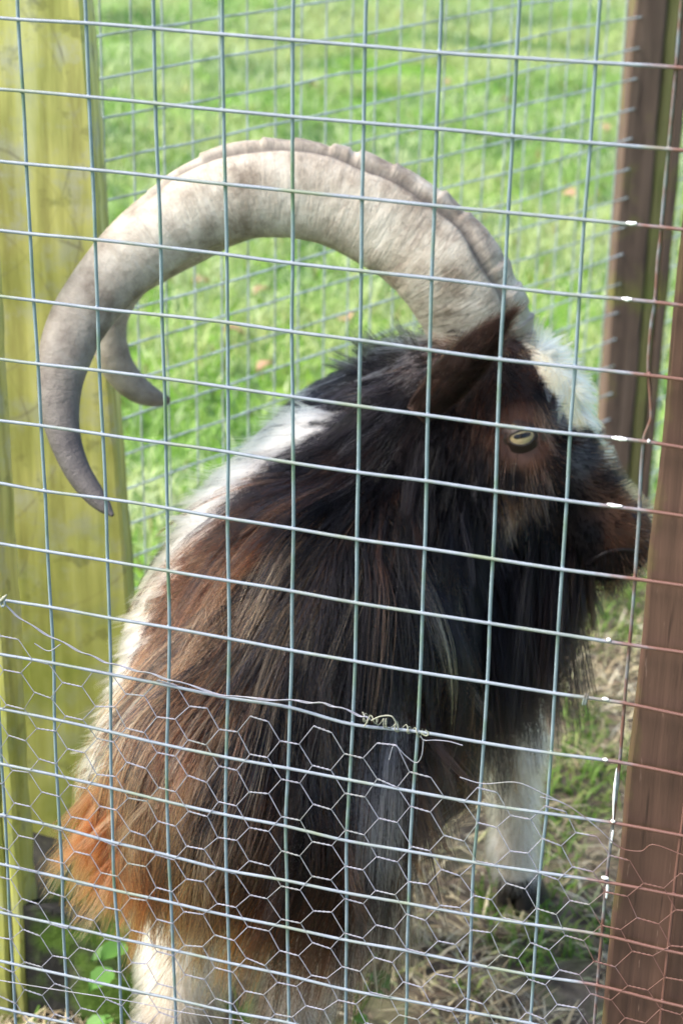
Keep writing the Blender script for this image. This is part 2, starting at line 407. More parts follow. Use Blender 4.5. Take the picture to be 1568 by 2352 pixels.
# right front post, painted brown: mesh is stapled to its near face
o = post('brown_fence_post', (0.4505, 0.0052), (1, 0), 0.10, 0.09, 1.75, M_BROWN, None, lean=0.0095)
setp(o, 'brown painted timber post with the near wire mesh fixed across its face', 'post')
# yellow post at the left, behind the goat
PB = atZ(345, 2085, 0)
o = post('lichen_post', (PB[0], PB[1]), (-0.94, -0.34), 0.26, 0.11, 1.9, M_LICHEN, None, lean=-0.043)
o.data.flip_normals()
setp(o, 'thick timber post coated in yellow green lichen behind the curved horn', 'post')
PB2 = atZ(67, 2352, 0)
o = post('mossy_board', (PB2[0] - 0.001, PB2[1]), (-0.985, -0.17), 0.014, 0.06, 1.05, M_LICHEN, None)
o.data.flip_normals()
setp(o, 'narrow lichen covered board standing upright beside the dark post foot', 'board')
o = post('mossy_board', (PB2[0] - 0.0195, PB2[1] - 0.003), (-0.985, -0.17), 0.12, 0.06, 1.08, M_LICHEN, None)
o.data.flip_normals()
setp(o, 'wide lichen covered board split by a gap from the narrow board', 'board')

m = NT('rotten_wood'); v = m.coord()
c = m.ramp(m.noise(1, 5, m.coord((45, 45, 8))), [(0.3, (0.010, 0.010, 0.011)), (0.55, (0.030, 0.029, 0.024)), (0.8, (0.08, 0.075, 0.05))])
mo = m.n('ShaderNodeRGBToBW'); m.l(m.ramp(m.math('ADD', m.noise(16, 4, v), m.math('MULTIPLY', m.sep(v)[0], 1.6)), [(0.42, (0, 0, 0)), (0.60, (1, 1, 1))]), mo.inputs[0])
c = m.mix(m.math('MULTIPLY', mo.outputs[0], 0.85), c, (0.06, 0.115, 0.010))
m.bump(m.noise(40, 5, v), 0.8, 0.01)
M_ROT = m.out(c, 0.85, 0, 0.3)
PS = atZ(345, 2420, 0)
th_ = np.arange(40) * 2 * math.pi / 40; SV = []
for iz, z in enumerate(np.linspace(-0.03, 1, 22)):
    for a_ in th_:
        r_ = 0.098 * (abs(math.cos(a_)) ** 6 + abs(math.sin(a_)) ** 6) ** (-1 / 6)
        r_ *= 1 + 0.10 * (vnoise(np.array([[a_ * 3, z * 2.0]]), 1, 111)[0] - 0.5)
        top = 0.165 + 0.08 * (vnoise(np.array([[math.cos(a_) * 2.5, math.sin(a_) * 2.5]]), 1, 112)[0] - 0.5) - 0.03 * (math.cos(a_) > 0.2)
        SV.append((r_ * math.cos(a_), r_ * math.sin(a_) * 0.75, z * top))
SV.append((0, 0, 0.13)); SF = [[i * 40 + j, i * 40 + (j + 1) % 40, (i + 1) * 40 + (j + 1) % 40, (i + 1) * 40 + j] for i in range(21) for j in range(40)] + [[21 * 40 + j, 21 * 40 + (j + 1) % 40, 880] for j in range(40)]
o = mesh_obj('rotten_stump', SV, SF, M_ROT); o.location = (PS[0] - 0.115, PS[1] + 0.09, 0); o.rotation_euler = (0, 0, 0.18)
setp(o, 'black rotten post stump with green moss at the foot of the lichen post', 'stump')
# broad-leaved weeds at the goat's hind feet
M_WEED = attr_mat('weed_leaf', 0.55, 0.4, 0.3)
def weed(px_, py_, n, size, label):
    b = atZ(px_, py_, 0.0); root = empty('weed', (b[0], b[1], 0), label, 'plant', 'weeds round the hind feet')
    for i in range(n):
        a_ = rng.uniform(0, 6.28); up_ = rng.uniform(0.04, 0.16); out_ = rng.uniform(0.01, 0.06)
        c0 = np.array([b[0], b[1], 0.0]); c1 = c0 + np.array([math.cos(a_) * out_, math.sin(a_) * out_, up_])
        P = catmull([c0, (c0 + c1) / 2 + np.array([0, 0, 0.02]), c1], 8); st_ = mesh_obj('stem', *tube(P, 0.0012, 5), M_WEED, root); add_col(st_.data, np.tile([0.10, 0.17, 0.03], (len(st_.data.vertices), 1)))
        L = size * rng.uniform(0.7, 1.3); fw = np.array([math.cos(a_), math.sin(a_), rng.uniform(-0.3, 0.35)]); fw /= np.linalg.norm(fw); sd_ = np.cross(fw, [0, 0, 1]); sd_ /= np.linalg.norm(sd_); nn_ = np.cross(sd_, fw)
        V = []; 
        for t in np.linspace(0, 1, 9):
            w = L * 0.42 * math.sin(math.pi * min(1, t ** 0.7)) * (1 + 0.18 * math.sin(t * 26))
            for u in (-1, -0.5, 0, 0.5, 1): V.append(c1 + fw * L * t + sd_ * w * u + nn_ * (abs(u) * 0.12 * L - 0.25 * L * t * t))
        F = [[i2 * 5 + j, i2 * 5 + j + 1, (i2 + 1) * 5 + j + 1, (i2 + 1) * 5 + j] for i2 in range(8) for j in range(4)]
        lf_ = mesh_obj('leaf', V, F, M_WEED, root); add_col(lf_.data, np.tile(np.array([0.07, 0.17, 0.03]) * rng.uniform(0.7, 1.5), (len(V), 1)))
weed(330, 2390, 9, 0.030, 'broad leaved green weed beside the mossy stump')
weed(560, 2400, 10, 0.032, 'broad leaved green weed between the goat hind legs')
weed(800, 2440, 6, 0.024, 'small green weed in front of the pale hind leg')

# ------------------------------------------------------------------ rear mesh fence and its post
RD = np.array([DIRR[0], DIRR[1], 0.0])
rear = empty('rear_mesh_fence', (RS[0], RS[1], 0), 'blurred square wire mesh fence running back between lichen post and brown post', 'fence')
for i in range(0, 44):
    t = 0.012 + 0.05 * i
    b = np.array([RS[0], RS[1], 0]) + RD * t
    zz_ = np.linspace(0.0, 1.9, 40)
    Pp = np.stack([np.full(40, b[0]) + 0.004 * (vnoise(np.stack([zz_, np.full(40, i * 3.1)], 1), 3, 51) - 0.5), np.full(40, b[1]) + 0.004 * (vnoise(np.stack([zz_, np.full(40, i * 1.7)], 1), 4, 52) - 0.5), zz_], 1)
    tubes('wire', [Pp], 0.0014, M_RW, rear, 5)
nrm = np.array([DIRR[1], -DIRR[0], 0]) * 0.003
Z0R = RS[2]
for j in range(-19, 20):
    z = Z0R + 0.05 * j + 0.012
    if z < 0.02 or z > 1.9: continue
    tt = np.linspace(0, 2.17, 60)
    Pp = np.array([RS[0], RS[1], 0]) + RD * tt[:, None] + nrm
    Pp[:, 2] = z + 0.010 * (vnoise(np.stack([tt, np.full(60, j * 0.13)], 1), 2.2, 53) - 0.5) + 0.004 * (vnoise(np.stack([tt, np.full(60, j * 2.3)], 1), 14, 54) - 0.5)
    tubes('wire', [Pp], 0.0016, M_RW, rear, 5)
def line_hit(px, py=500):                       # where a pixel column meets the rear fence line
    r = ray(px, py)[:2]; A = np.array([[r[0], -DIRR[0]], [r[1], -DIRR[1]]])
    s, t = np.linalg.solve(A, RS2 - CAM[:2]); return RS2 + DIRR * t
q0 = line_hit(1425) + 0.006 * np.array([-DIRR[1], DIRR[0]])
ps = empty('rear_fence_post', (q0[0], q0[1], 0), 'brown timber post with moss streaked side at the end of rear mesh', 'post')
VD = np.array([RGT[0], RGT[1]]); VD /= np.linalg.norm(VD)
for nm, off, wd_, bk, mt in (('timber', 0.0, 0.054, 0.07, M_BROWN2), ('mossy_side', 0.0555, 0.022, 0.075, M_MOSSW), ('back_board', 0.079, 0.018, 0.07, M_BROWN2)):
    a0 = q0 + VD * off + np.array([-VD[1], VD[0]]) * (0.0 if nm == 'timber' else 0.004)
    t_ = post(nm, (a0[0], a0[1]), VD, wd_, bk, 2.2, mt, None)
    t_.parent = ps; t_.matrix_parent_inverse = Matrix.Translation(-Vector(ps.location))


# ------------------------------------------------------------------ goat: body as one smooth-blended surface
def P3(x, y, d): return at(x, y, d)
GR = 0.005
HOOFR = atZ(1180, 2090, 0.0)
prims = []                                         # (a, b, ra, rb, blend)
def cone(a, b, ra, rb, k=0.03): prims.append((np.asarray(a, float), np.asarray(b, float), ra, rb, k))
rump, mid, shou = P3(520, 1815, 1.87), P3(665, 1510, 2.0), P3(880, 1300, 2.12)
cone(rump, mid, 0.122, 0.146, 0.05); cone(mid, shou, 0.146, 0.130, 0.05)
neckb, neckm, poll = P3(915, 1150, 2.11), P3(1010, 990, 2.06), P3(1100, 905, 2.03)
cone(shou, neckb, 0.12, 0.105, 0.05); cone(neckb, neckm, 0.105, 0.082, 0.05); cone(neckm, poll, 0.088, 0.062, 0.04)
cone(P3(815, 1085, 2.11), P3(690, 1250, 2.06), 0.088, 0.105, 0.06); cone(P3(900, 1180, 2.06), P3(770, 1400, 2.0), 0.105, 0.12, 0.06)
cone(P3(960, 1330, 2.12), P3(1110, 1090, 2.04), 0.09, 0.062, 0.05)            # throat
DH = 2.03
cone(P3(1150, 905, DH), P3(1195, 935, DH), 0.057, 0.056, 0.03)                # skull
cone(P3(1185, 960, DH), P3(1270, 1070, DH), 0.060, 0.050, 0.03)
cone(P3(1262, 1062, DH), P3(1385, 1215, DH + 0.005), 0.047, 0.040, 0.025)     # muzzle
cone(P3(1385, 1215, DH + 0.005), P3(1425, 1240, DH + 0.008), 0.040, 0.036, 0.02)
cone(P3(1120, 1040, DH), P3(1190, 1110, DH), 0.058, 0.052, 0.03)              # cheek
cone(P3(1190, 1130, DH), P3(1390, 1285, DH + 0.005), 0.042, 0.022, 0.02)      # jaw
cone(P3(1168, 935, DH - 0.045), P3(1222, 965, DH - 0.045), 0.019, 0.016, 0.02)  # brow
cone(P3(1200, 1042, DH - 0.043), P3(1240, 1050, DH - 0.04), 0.016, 0.014, 0.02)  # cheekbone
cone(P3(1168, 935, DH + 0.045), P3(1222, 965, DH + 0.045), 0.019, 0.016, 0.02)
def leg(pts, k=0.02):
    for (a, ra), (b, rb) in zip(pts[:-1], pts[1:]): cone(a, b, ra, rb, k)
fx, fy = HOOFR[0], HOOFR[1]
leg([((0.115, 0.73, 0.50), 0.075), ((0.165, 0.79, 0.40), 0.055), ((fx - 0.008, fy - 0.02, 0.25), 0.031), ((fx - 0.004, fy - 0.006, 0.10), 0.021), ((fx, fy, 0.045), 0.023)])
leg([((0.055, 0.66, 0.46), 0.07), ((0.05, 0.67, 0.38), 0.05), ((0.052, 0.69, 0.23), 0.029), ((0.055, 0.70, 0.10), 0.021), ((0.058, 0.712, 0.045), 0.023)])
HL, HR = atZ(430, 2290, 0.22), atZ(690, 2300, 0.20)
for hk, s_x in ((HL, -1), (HR, 1)):
    hip = rump + np.array([0.05 * s_x, 0.02, -0.03])
    knee = np.array([hk[0] + 0.004 * s_x, hk[1] + 0.05, 0.33])
    hock = np.array([hk[0], hk[1] - 0.03, 0.215]); fet = np.array([hk[0], hk[1] + 0.0, 0.08]); ho = np.array([hk[0], hk[1] + 0.015, 0.045])
    leg([(hip, 0.095), (knee, 0.066), (hock, 0.031), (fet, 0.022), (ho, 0.024)])
lo = np.array([-0.30, 0.02, -0.02]); hi = np.array([0.48, 1.0, 0.95])
N3 = np.ceil((hi - lo) / GR).astype(int) + 1
SDF = np.full(N3, 0.12, np.float32)
AX = [lo[i] + GR * np.arange(N3[i]) for i in range(3)]
for a, b, ra, rb, k in prims:
    R_ = max(ra, rb) + 0.09
    i0 = np.clip(((np.minimum(a, b) - R_ - lo) / GR).astype(int), 0, N3); i1 = np.clip(((np.maximum(a, b) + R_ - lo) / GR).astype(int) + 1, 0, N3)
    sl = tuple(slice(i0[i], i1[i]) for i in range(3))
    gx_, gy_, gz_ = np.meshgrid(*[AX[i][sl[i]] for i in range(3)], indexing='ij')
    pa = np.stack([gx_ - a[0], gy_ - a[1], gz_ - a[2]], -1).astype(np.float32); ba = (b - a).astype(np.float32)
    h = np.clip((pa @ ba) / max(ba @ ba, 1e-9), 0, 1)
    d = np.linalg.norm(pa - h[..., None] * ba, axis=-1) - (ra + (rb - ra) * h)
    s0 = SDF[sl]; hh_ = np.clip(0.5 + 0.5 * (s0 - d) / k, 0, 1)
    SDF[sl] = s0 * (1 - hh_) + d * hh_ - k * hh_ * (1 - hh_)
def sdf(P):
    q = (P - lo) / GR; q = np.clip(q, 0, np.array(N3) - 1.001); i = q.astype(int); u = (q - i).astype(np.float32)
    r = 0
    for a in (0, 1):
        for b in (0, 1):
            for c in (0, 1):
                r = r + SDF[i[:, 0] + a, i[:, 1] + b, i[:, 2] + c] * (u[:, 0] if a else 1 - u[:, 0]) * (u[:, 1] if b else 1 - u[:, 1]) * (u[:, 2] if c else 1 - u[:, 2])
    return r
def grad(P, e=0.004):
    g = np.stack([sdf(P + np.eye(3)[i] * e) - sdf(P - np.eye(3)[i] * e) for i in range(3)], 1)
    return g / (np.linalg.norm(g, axis=1)[:, None] + 1e-9)
def surface_nets(S):
    s = S < 0; nx, ny, nz = S.shape
    cnt = np.zeros((nx - 1, ny - 1, nz - 1), np.int32); acc = np.zeros((nx - 1, ny - 1, nz - 1, 3), np.float32)
    cs = [(a, b, c) for a in (0, 1) for b in (0, 1) for c in (0, 1)]
    def sub(A, o): return A[o[0]:nx - 1 + o[0], o[1]:ny - 1 + o[1], o[2]:nz - 1 + o[2]]
    for o in cs:
        for ax in range(3):
            if o[ax]: continue
            o2 = list(o); o2[ax] = 1
            A, B = sub(S, o), sub(S, o2); x = (A < 0) != (B < 0)
            t = np.where(x, A / np.where(x, A - B, 1), 0)
            cnt += x
            for j in range(3): acc[..., j] += x * (o[j] + (t if j == ax else 0))
    act = cnt > 0; idx = -np.ones(cnt.shape, np.int64); idx[act] = np.arange(act.sum())
    cell = np.argwhere(act); V = lo + GR * (cell + acc[act] / cnt[act][:, None])
    Fs = []
    for ax in range(3):
        u_, w_ = (ax + 1) % 3, (ax + 2) % 3
        A = np.take(s, np.arange(s.shape[ax] - 1), ax); B = np.take(s, np.arange(1, s.shape[ax]), ax)
        e = np.argwhere(A != B); inside = A[tuple(e.T)]
        ok = (e[:, u_] > 0) & (e[:, w_] > 0) & (e[:, u_] < cnt.shape[u_]) & (e[:, w_] < cnt.shape[w_]); e = e[ok]; inside = inside[ok]
        q = []
        for du, dw in ((-1, -1), (0, -1), (0, 0), (-1, 0)):
            c = e.copy(); c[:, u_] += du; c[:, w_] += dw; q.append(idx[tuple(c.T)])
        q = np.stack(q, 1); q = np.where(inside[:, None], q, q[:, ::-1]); Fs.append(q)
    return V, np.vstack(Fs)
BV, BF = surface_nets(SDF)
BN = grad(BV)

# ---- coat map: what grows where, measured on the photograph (x, y, flow dx, dy, length m, weights black brown tan orange cream grey)
K_, B_, T_, O_, C_, G_ = range(6)
PAL = np.array([[0.005, 0.0045, 0.006], [0.055, 0.022, 0.013], [0.46, 0.25, 0.125], [0.36, 0.095, 0.020], [0.80, 0.76, 0.66], [0.46, 0.46, 0.48]])
CP = [
 (1050, 790, -.8, .5, .05, {K_: .8, B_: .1, G_: .1}), (930, 775, -.7, -.2, .06, {K_: .6, G_: .4}), (860, 850, -.8, .5, .08, {K_: .9, G_: .1}),
 (760, 930, -.72, .68, .10, {K_: .95, G_: .05}), (700, 1010, -.6, .8, .13, {K_: .9, B_: .1}), (800, 1050, -.5, .85, .13, {K_: .95, B_: .05}),
 (600, 1110, -.55, .83, .15, {K_: .7, B_: .3}), (480, 1180, -.55, .83, .15, {K_: .6, B_: .4}), (640, 1260, -.42, .9, .19, {K_: .25, B_: .35, T_: .4}),
 (520, 1300, -.45, .88, .19, {B_: .45, T_: .4, K_: .15}), (430, 1400, -.45, .9, .19, {B_: .35, T_: .55, K_: .1}), (350, 1440, -.45, .9, .17, {B_: .6, T_: .25, K_: .15}),
 (360, 1580, -.42, .9, .19, {B_: .3, T_: .6, O_: .1}), (290, 1680, -.4, .92, .18, {T_: .5, B_: .35, O_: .15}), (270, 1800, -.38, .92, .17, {T_: .6, B_: .2, O_: .2}),
 (210, 1900, -.22, .97, .14, {O_: .85, T_: .15}), (180, 2000, -.08, 1, .12, {O_: .95, T_: .05}), (250, 2090, .02, 1, .09, {O_: .6, T_: .2, C_: .2}),
 (340, 2130, .0, 1, .08, {C_: .5, T_: .3, O_: .2}), (330, 1950, -.3, .95, .15, {O_: .45, T_: .5, B_: .05}),
 (470, 1620, -.42, .9, .2, {T_: .6, B_: .25, K_: .15}), (420, 1780, -.4, .9, .19, {T_: .6, B_: .2, K_: .2}), (560, 1500, -.38, .93, .2, {K_: .6, B_: .2, T_: .2}),
 (700, 1400, -.25, .97, .2, {K_: .75, B_: .1, T_: .15}), (740, 1250, -.3, .95, .19, {K_: .5, T_: .3, B_: .2}), (850, 1200, -.15, 1, .18, {K_: .92, B_: .08}),
 (850, 1450, -.1, 1, .2, {K_: .95, B_: .05}), (620, 1700, -.28, .96, .2, {K_: .8, B_: .15, T_: .05}), (560, 1850, -.32, .95, .17, {T_: .35, B_: .3, K_: .35}),
 (480, 1960, -.3, .95, .15, {T_: .45, K_: .25, O_: .15, B_: .15}), (600, 2030, -.15, 1, .13, {B_: .55, O_: .2, K_: .25}), (700, 1950, -.12, 1, .15, {B_: .6, K_: .4}),
 (740, 1750, -.1, 1, .19, {K_: .85, B_: .15}), (800, 1880, -.05, 1, .16, {K_: .6, B_: .4}), (760, 2050, -.05, 1, .12, {B_: .7, K_: .3}),
 (890, 1680, -.02, 1, .18, {G_: .45, K_: .55}), (885, 1830, -.03, 1, .21, {G_: .85, K_: .15}), (870, 1980, -.05, 1, .19, {G_: .55, B_: .45}),
 (960, 1900, -.02, 1, .20, {B_: .7, G_: .2, K_: .1}), (960, 2040, -.03, 1, .18, {B_: .9, K_: .1}), (980, 1600, .02, 1, .23, {K_: .6, B_: .35, T_: .05}),
 (960, 1400, .0, 1, .19, {K_: .75, T_: .15, B_: .1}), (1040, 1450, .06, 1, .18, {K_: .5, B_: .3, T_: .2}), (1060, 1620, .05, 1, .23, {B_: .6, K_: .25, G_: .15}),
 (1130, 1500, .1, 1, .17, {K_: .85, B_: .15}), (1170, 1600, .1, 1, .15, {K_: .75, B_: .25}), (1130, 1330, .05, 1, .15, {K_: .9, B_: .1}),
 (1240, 1380, .1, 1, .12, {K_: .85, B_: .15}), (1310, 1370, .15, 1, .08, {K_: .9, B_: .1}), (1340, 1340, .2, 1, .05, {K_: 1}), (1400, 1300, .1, 1, .008, {K_: .45, B_: .5, T_: .05}),
 (1180, 1180, .05, 1, .05, {K_: .45, T_: .45, B_: .1}), (1230, 1230, .05, 1, .04, {K_: .85, B_: .15}), (1080, 1150, -.1, 1, .10, {K_: .95, B_: .05}),
 (980, 1120, -.2, 1, .13, {K_: .92, B_: .08}), (1080, 1020, -.3, .95, .04, {K_: .8, B_: .2}), (950, 1000, -.4, .9, .10, {K_: .85, B_: .15}), (880, 950, -.6, .8, .11, {K_: .9, G_: .1}),
 (1150, 900, -.2, 1, .018, {K_: .9, B_: .1}), (1200, 935, .1, 1, .012, {K_: .4, B_: .6}), (1230, 980, .3, .9, .008, {B_: .85, T_: .15}), (1180, 1050, .0, 1, .009, {B_: .75, T_: .13, K_: .12}), (1165, 960, -.2, .9, .009, {B_: .7, K_: .3}), (1225, 955, .3, .9, .009, {B_: .75, T_: .1, K_: .15}), (1250, 1010, .3, .9, .009, {B_: .8, T_: .05, K_: .15}), (1215, 1050, .1, 1, .009, {B_: .8, T_: .15}), (1150, 1020, -.2, 1, .010, {B_: .6, K_: .4}), (1180, 1100, 0, 1, .02, {K_: .9, B_: .1}), (1130, 950, -.2, 1, .016, {K_: .95, B_: .05}), (1180, 900, 0, 1, .014, {K_: .95, B_: .05}), (1235, 910, .2, 1, .012, {K_: 1}), (1290, 1010, .3, 1, .010, {K_: 1}), (1240, 1100, .1, 1, .014, {K_: .95, B_: .05}),
 (1140, 990, -.3, .9, .014, {K_: .8, B_: .2}), (1270, 1060, .4, .9, .009, {K_: .95, B_: .05}), (1330, 1050, .5, .85, .012, {K_: .85, G_: .15}), (1290, 960, .4, .9, .014, {K_: .8, G_: .2}),
 (1290, 1150, .3, .95, .010, {K_: 1}), (1395, 1100, .6, .8, .008, {K_: .4, B_: .56, T_: .04}), (1430, 1130, .65, .75, .006, {B_: .68, T_: .2, K_: .12}), (1420, 1220, .5, .85, .005, {K_: .35, B_: .6, T_: .05}),
 (1460, 1200, .5, .85, .004, {B_: .7, T_: .12, K_: .18}), (1360, 1230, .4, .9, .01, {K_: 1}),
]
CPX = np.array([(c[0], c[1]) for c in CP], float); CPF = np.array([(c[2], c[3], c[4]) for c in CP], float)
CPW = np.zeros((len(CP), 6))
for i, c in enumerate(CP):
    for k, w in c[5].items(): CPW[i, k] = w
def coat(P, N):
    q = topx(P); D = np.linalg.norm(q[:, None] - CPX[None], axis=2) + 8.0
    w = D ** -4.2; w /= w.sum(1)[:, None]
    flow, W_ = w @ CPF, w @ CPW
    flow[:, 2] = np.where(flow[:, 2] > 0.12, flow[:, 2] * 1.35, flow[:, 2])
    fr_ = np.clip((q[:, 0] - 650) / 130, 0, 1) * np.clip((1640 - q[:, 1]) / 120, 0, 1) * (q[:, 1] > 1060) * ((q[:, 0] < 1130) | (q[:, 1] > 1260))
    W_[:, T_] *= 1 - 0.86 * fr_; W_[:, B_] *= 1 - 0.72 * fr_; W_[:, G_] *= 1 - 0.6 * fr_; W_[:, K_] += 1e-3
    # dividing line of the white left side
    bx = np.interp(q[:, 1], [900, 960, 1020, 1090, 1180, 1280, 1400, 1520, 1650, 1760, 1840, 1900], [740, 690, 615, 535, 440, 375, 318, 258, 222, 186, 110, 0])
    bx = bx + 14 + np.interp(q[:, 1], [1250, 1450, 1700, 1780], [0, 24, 20, 0])
    wl = np.clip((bx + 330 - q[:, 0]) / 200, 0, 1) * (q[:, 1] > 960)
    tx = np.interp(q[:, 1], [950, 1100, 1300, 1500, 1800, 1950], [-.70, -.62, -.40, -.36, -.28, -.05])
    flow[:, 0] = flow[:, 0] * (1 - wl) + (tx + 0.04) * wl; flow[:, 1] = flow[:, 1] * (1 - wl) + np.sqrt(1 - tx ** 2) * wl
    view = (P - CAM); view /= np.linalg.norm(view, axis=1)[:, None]
    back = (N * view).sum(1)
    white = np.clip((bx + 24 + 30 * (vnoise(P, 30, 77) - 0.5) - q[:, 0]) / 16, 0, 1)
    barrel = (P[:, 2] < 0.76) & (q[:, 0] < 900) & (q[:, 1] > 940)
    white = np.where(barrel, np.maximum(white, np.clip((back - 0.12) * 8, 0, 1)), 0)
    leg_ = (P[:, 2] < np.where(P[:, 1] < 0.42, 0.385, 0.345))
    leg_ = leg_ | ((P[:, 1] > 0.74) & (P[:, 2] < 0.56))
    white = np.where(leg_, 1.0, white)
    W_ = W_ * (1 - white[:, None]); W_[:, C_] += white
    L = flow[:, 2].copy(); L = np.where(white > 0.5, np.minimum(L, 0.085), L); L = np.where(leg_, 0.020, L)
    skirt = np.interp(q[:, 0], [150, 300, 600, 900, 1000, 1100], [0.44, 0.41, 0.365, 0.26, 0.24, 0.34])
    L = np.where(leg_ | (P[:, 2] > 0.8), L, np.clip(L, 0.03, np.maximum(0.03, (P[:, 2] - skirt) / 0.85)))
    fw = RGT[None] * flow[:, :1] - UPV[None] * flow[:, 1:2]
    # far side mirrors the sense of the flow: back along the body and down
    ba = rump - shou; ba = ba / np.linalg.norm(ba)
    alt = ba * 0.7 + np.array([0, 0, -0.6])
    fw = np.where(((back > 0.15) | (white > 0.5))[:, None], alt[None], fw)
    fw = np.where(leg_[:, None], np.array([[0, 0, -1.0]]), fw)
    return fw, L, W_, leg_, white
fwB, LB, WB, legB, whB = coat(BV, BN)
goat = empty('goat', (0.05, 0.45, 0.0), 'shaggy black and brown billy goat with huge curved horns standing behind mesh', 'goat')
M_SKIN = attr_mat('goat_hide', 0.8, 0.15, 0.0, 300)
body = mesh_obj('body', BV, BF, M_SKIN, goat)
cB = WB @ PAL; cB = np.where(legB[:, None], np.array([0.46, 0.40, 0.31]), cB * 0.8)
de_ = np.linalg.norm(BV - np.array([P3(1195, 1001, d) for d in (1.97,)]), axis=1); re_ = np.clip((0.036 - de_) / 0.010, 0, 1)[:, None]; cB = cB * (1 - re_) + np.array([0.085, 0.046, 0.036]) * re_
qB = topx(BV); tlB = np.interp(qB[:, 1], [780, 860, 920, 980], [1205, 1245, 1282, 1322]); inT = (qB[:, 1] > 775) & (qB[:, 1] < 985) & (qB[:, 0] > tlB - 6); cB[inT] = (0.62, 0.53, 0.36)
hf = (BV[:, 2] < 0.062); cB[hf] = (0.03, 0.025, 0.022)
knees = np.exp(-((BV[:, 2] - 0.20) / 0.05) ** 2) * (BV[:, 1] < 0.5) * (BV[:, 2] < 0.3)
cB = cB * (1 - 0.75 * knees[:, None]) + np.array([0.05, 0.03, 0.02]) * 0.75 * knees[:, None]
add_col(body.data, cB)

# ---- hair
EYE = np.array([P3(1195, 1001, d) for d in np.linspace(1.90, 2.03, 300)]); EYE = EYE[np.argmax(sdf(EYE) < 0)]
tri = np.concatenate([BF[:, [0, 1, 2]], BF[:, [0, 2, 3]]])
ta = 0.5 * np.linalg.norm(np.cross(BV[tri[:, 1]] - BV[tri[:, 0]], BV[tri[:, 2]] - BV[tri[:, 0]]), axis=1)
def sample(n):
    t = rng.choice(len(tri), n, p=ta / ta.sum()); a, b = rng.random((2, n)); s = a + b > 1; a[s], b[s] = 1 - a[s], 1 - b[s]
    A, B, C = BV[tri[t, 0]], BV[tri[t, 1]], BV[tri[t, 2]]
    return A + (B - A) * a[:, None] + (C - A) * b[:, None]
def grow(P, N, F, L, K, lift, stiff, amp, clear=0.004, thick=None):
    n = len(P); T = F - N * (F * N).sum(1)[:, None] * 0.85
    T /= np.linalg.norm(T, axis=1)[:, None] + 1e-9
    d = T * (1 - lift)[:, None] + N * lift[:, None]; d /= np.linalg.norm(d, axis=1)[:, None]
    hang = F / (np.linalg.norm(F, axis=1)[:, None] + 1e-9)
    pts = [P.copy()]; p = P.copy(); st = (L / (K - 1))[:, None]
    ph = rng.uniform(0, 6.28, (2, n)); fr = rng.uniform(35, 75, n)
    for k in range(1, K):
        s = k / (K - 1)
        d = d + (hang - d) * np.minimum(1, stiff * s)[:, None]
        side_ = np.cross(d, N); side_ /= np.linalg.norm(side_, axis=1)[:, None] + 1e-9
        wob = (np.sin(ph[0] + fr * L * s) * amp * s)[:, None] * side_
        d = d + wob; d /= np.linalg.norm(d, axis=1)[:, None]
        p = p + d * st
        if k % 1 == 0:
            s_ = sdf(p); bad = s_ < clear + 0.010 * s
            if bad.any():
                g_ = grad(p[bad]); p[bad] += g_ * (clear + 0.010 * s - s_[bad])[:, None]
        if thick is not None:
            s_ = sdf(p); g_ = grad(p); ov = s_ - (thick * (0.35 + 0.65 * s)); w_ = np.clip((g_[:, 2] + 0.45) * 4, 0, 1) * (ov > 0)
            p = p - g_ * (ov * w_ * 0.8)[:, None]
        d = p - pts[-1]; d /= np.linalg.norm(d, axis=1)[:, None] + 1e-9
        pts.append(p.copy())
    return np.stack(pts, 1)
def hair_obj(name, pts, cols, r, parent, mat, taper=0.25):
    n, K = pts.shape[:2]
    cu = bpy.data.hair_curves.new(name); cu.add_curves([K] * n)
    cu.attributes['position'].data.foreach_set('vector', pts.astype(np.float32).ravel())
    ra = cu.attributes.get('radius') or cu.attributes.new('radius', 'FLOAT', 'POINT')
    tp = np.linspace(1, 0, K) ** 0.7 * (1 - taper) + taper
    rr = np.broadcast_to(np.asarray(r, float).reshape(-1, 1), (n, 1)) * tp[None]
    ra.data.foreach_set('value', rr.astype(np.float32).ravel())
    ca = cu.attributes.new('col', 'FLOAT_COLOR', 'POINT')
    c4 = np.ones((n, K, 4), np.float32); c4[..., :3] = cols if cols.ndim == 3 else cols[:, None]
    ca.data.foreach_set('color', c4.ravel())
    cu.materials.append(mat)
    return link(bpy.data.objects.new(name, cu), parent)
mh = bpy.data.materials.new('goat_hair'); mh.use_nodes = True; t = mh.node_tree; t.nodes.remove(t.nodes['Principled BSDF'])
hb = t.nodes.new('ShaderNodeBsdfHairPrincipled'); hb.parametrization = 'COLOR'
hb.inputs['IOR'].default_value = 1.19; hb.inputs['Roughness'].default_value = 0.34; hb.inputs['Radial Roughness'].default_value = 0.5
if 'Random Roughness' in hb.inputs: hb.inputs['Random Roughness'].default_value = 0.2
an = t.nodes.new('ShaderNodeAttribute'); an.attribute_name = 'col'
t.links.new(an.outputs['Color'], hb.inputs['Color']); t.links.new(hb.outputs[0], t.nodes['Material Output'].inputs['Surface'])
def pick(W_, tn):
    W2 = W_ * np.array([1, 1, 2.3, 1.2, 1, 1.2]) * np.maximum(0.25 + tn, 0.02); c = np.cumsum(W2, 1); c /= c[:, -1:]
    return (rng.random((len(W_), 1)) > c).sum(1).clip(0, 5)
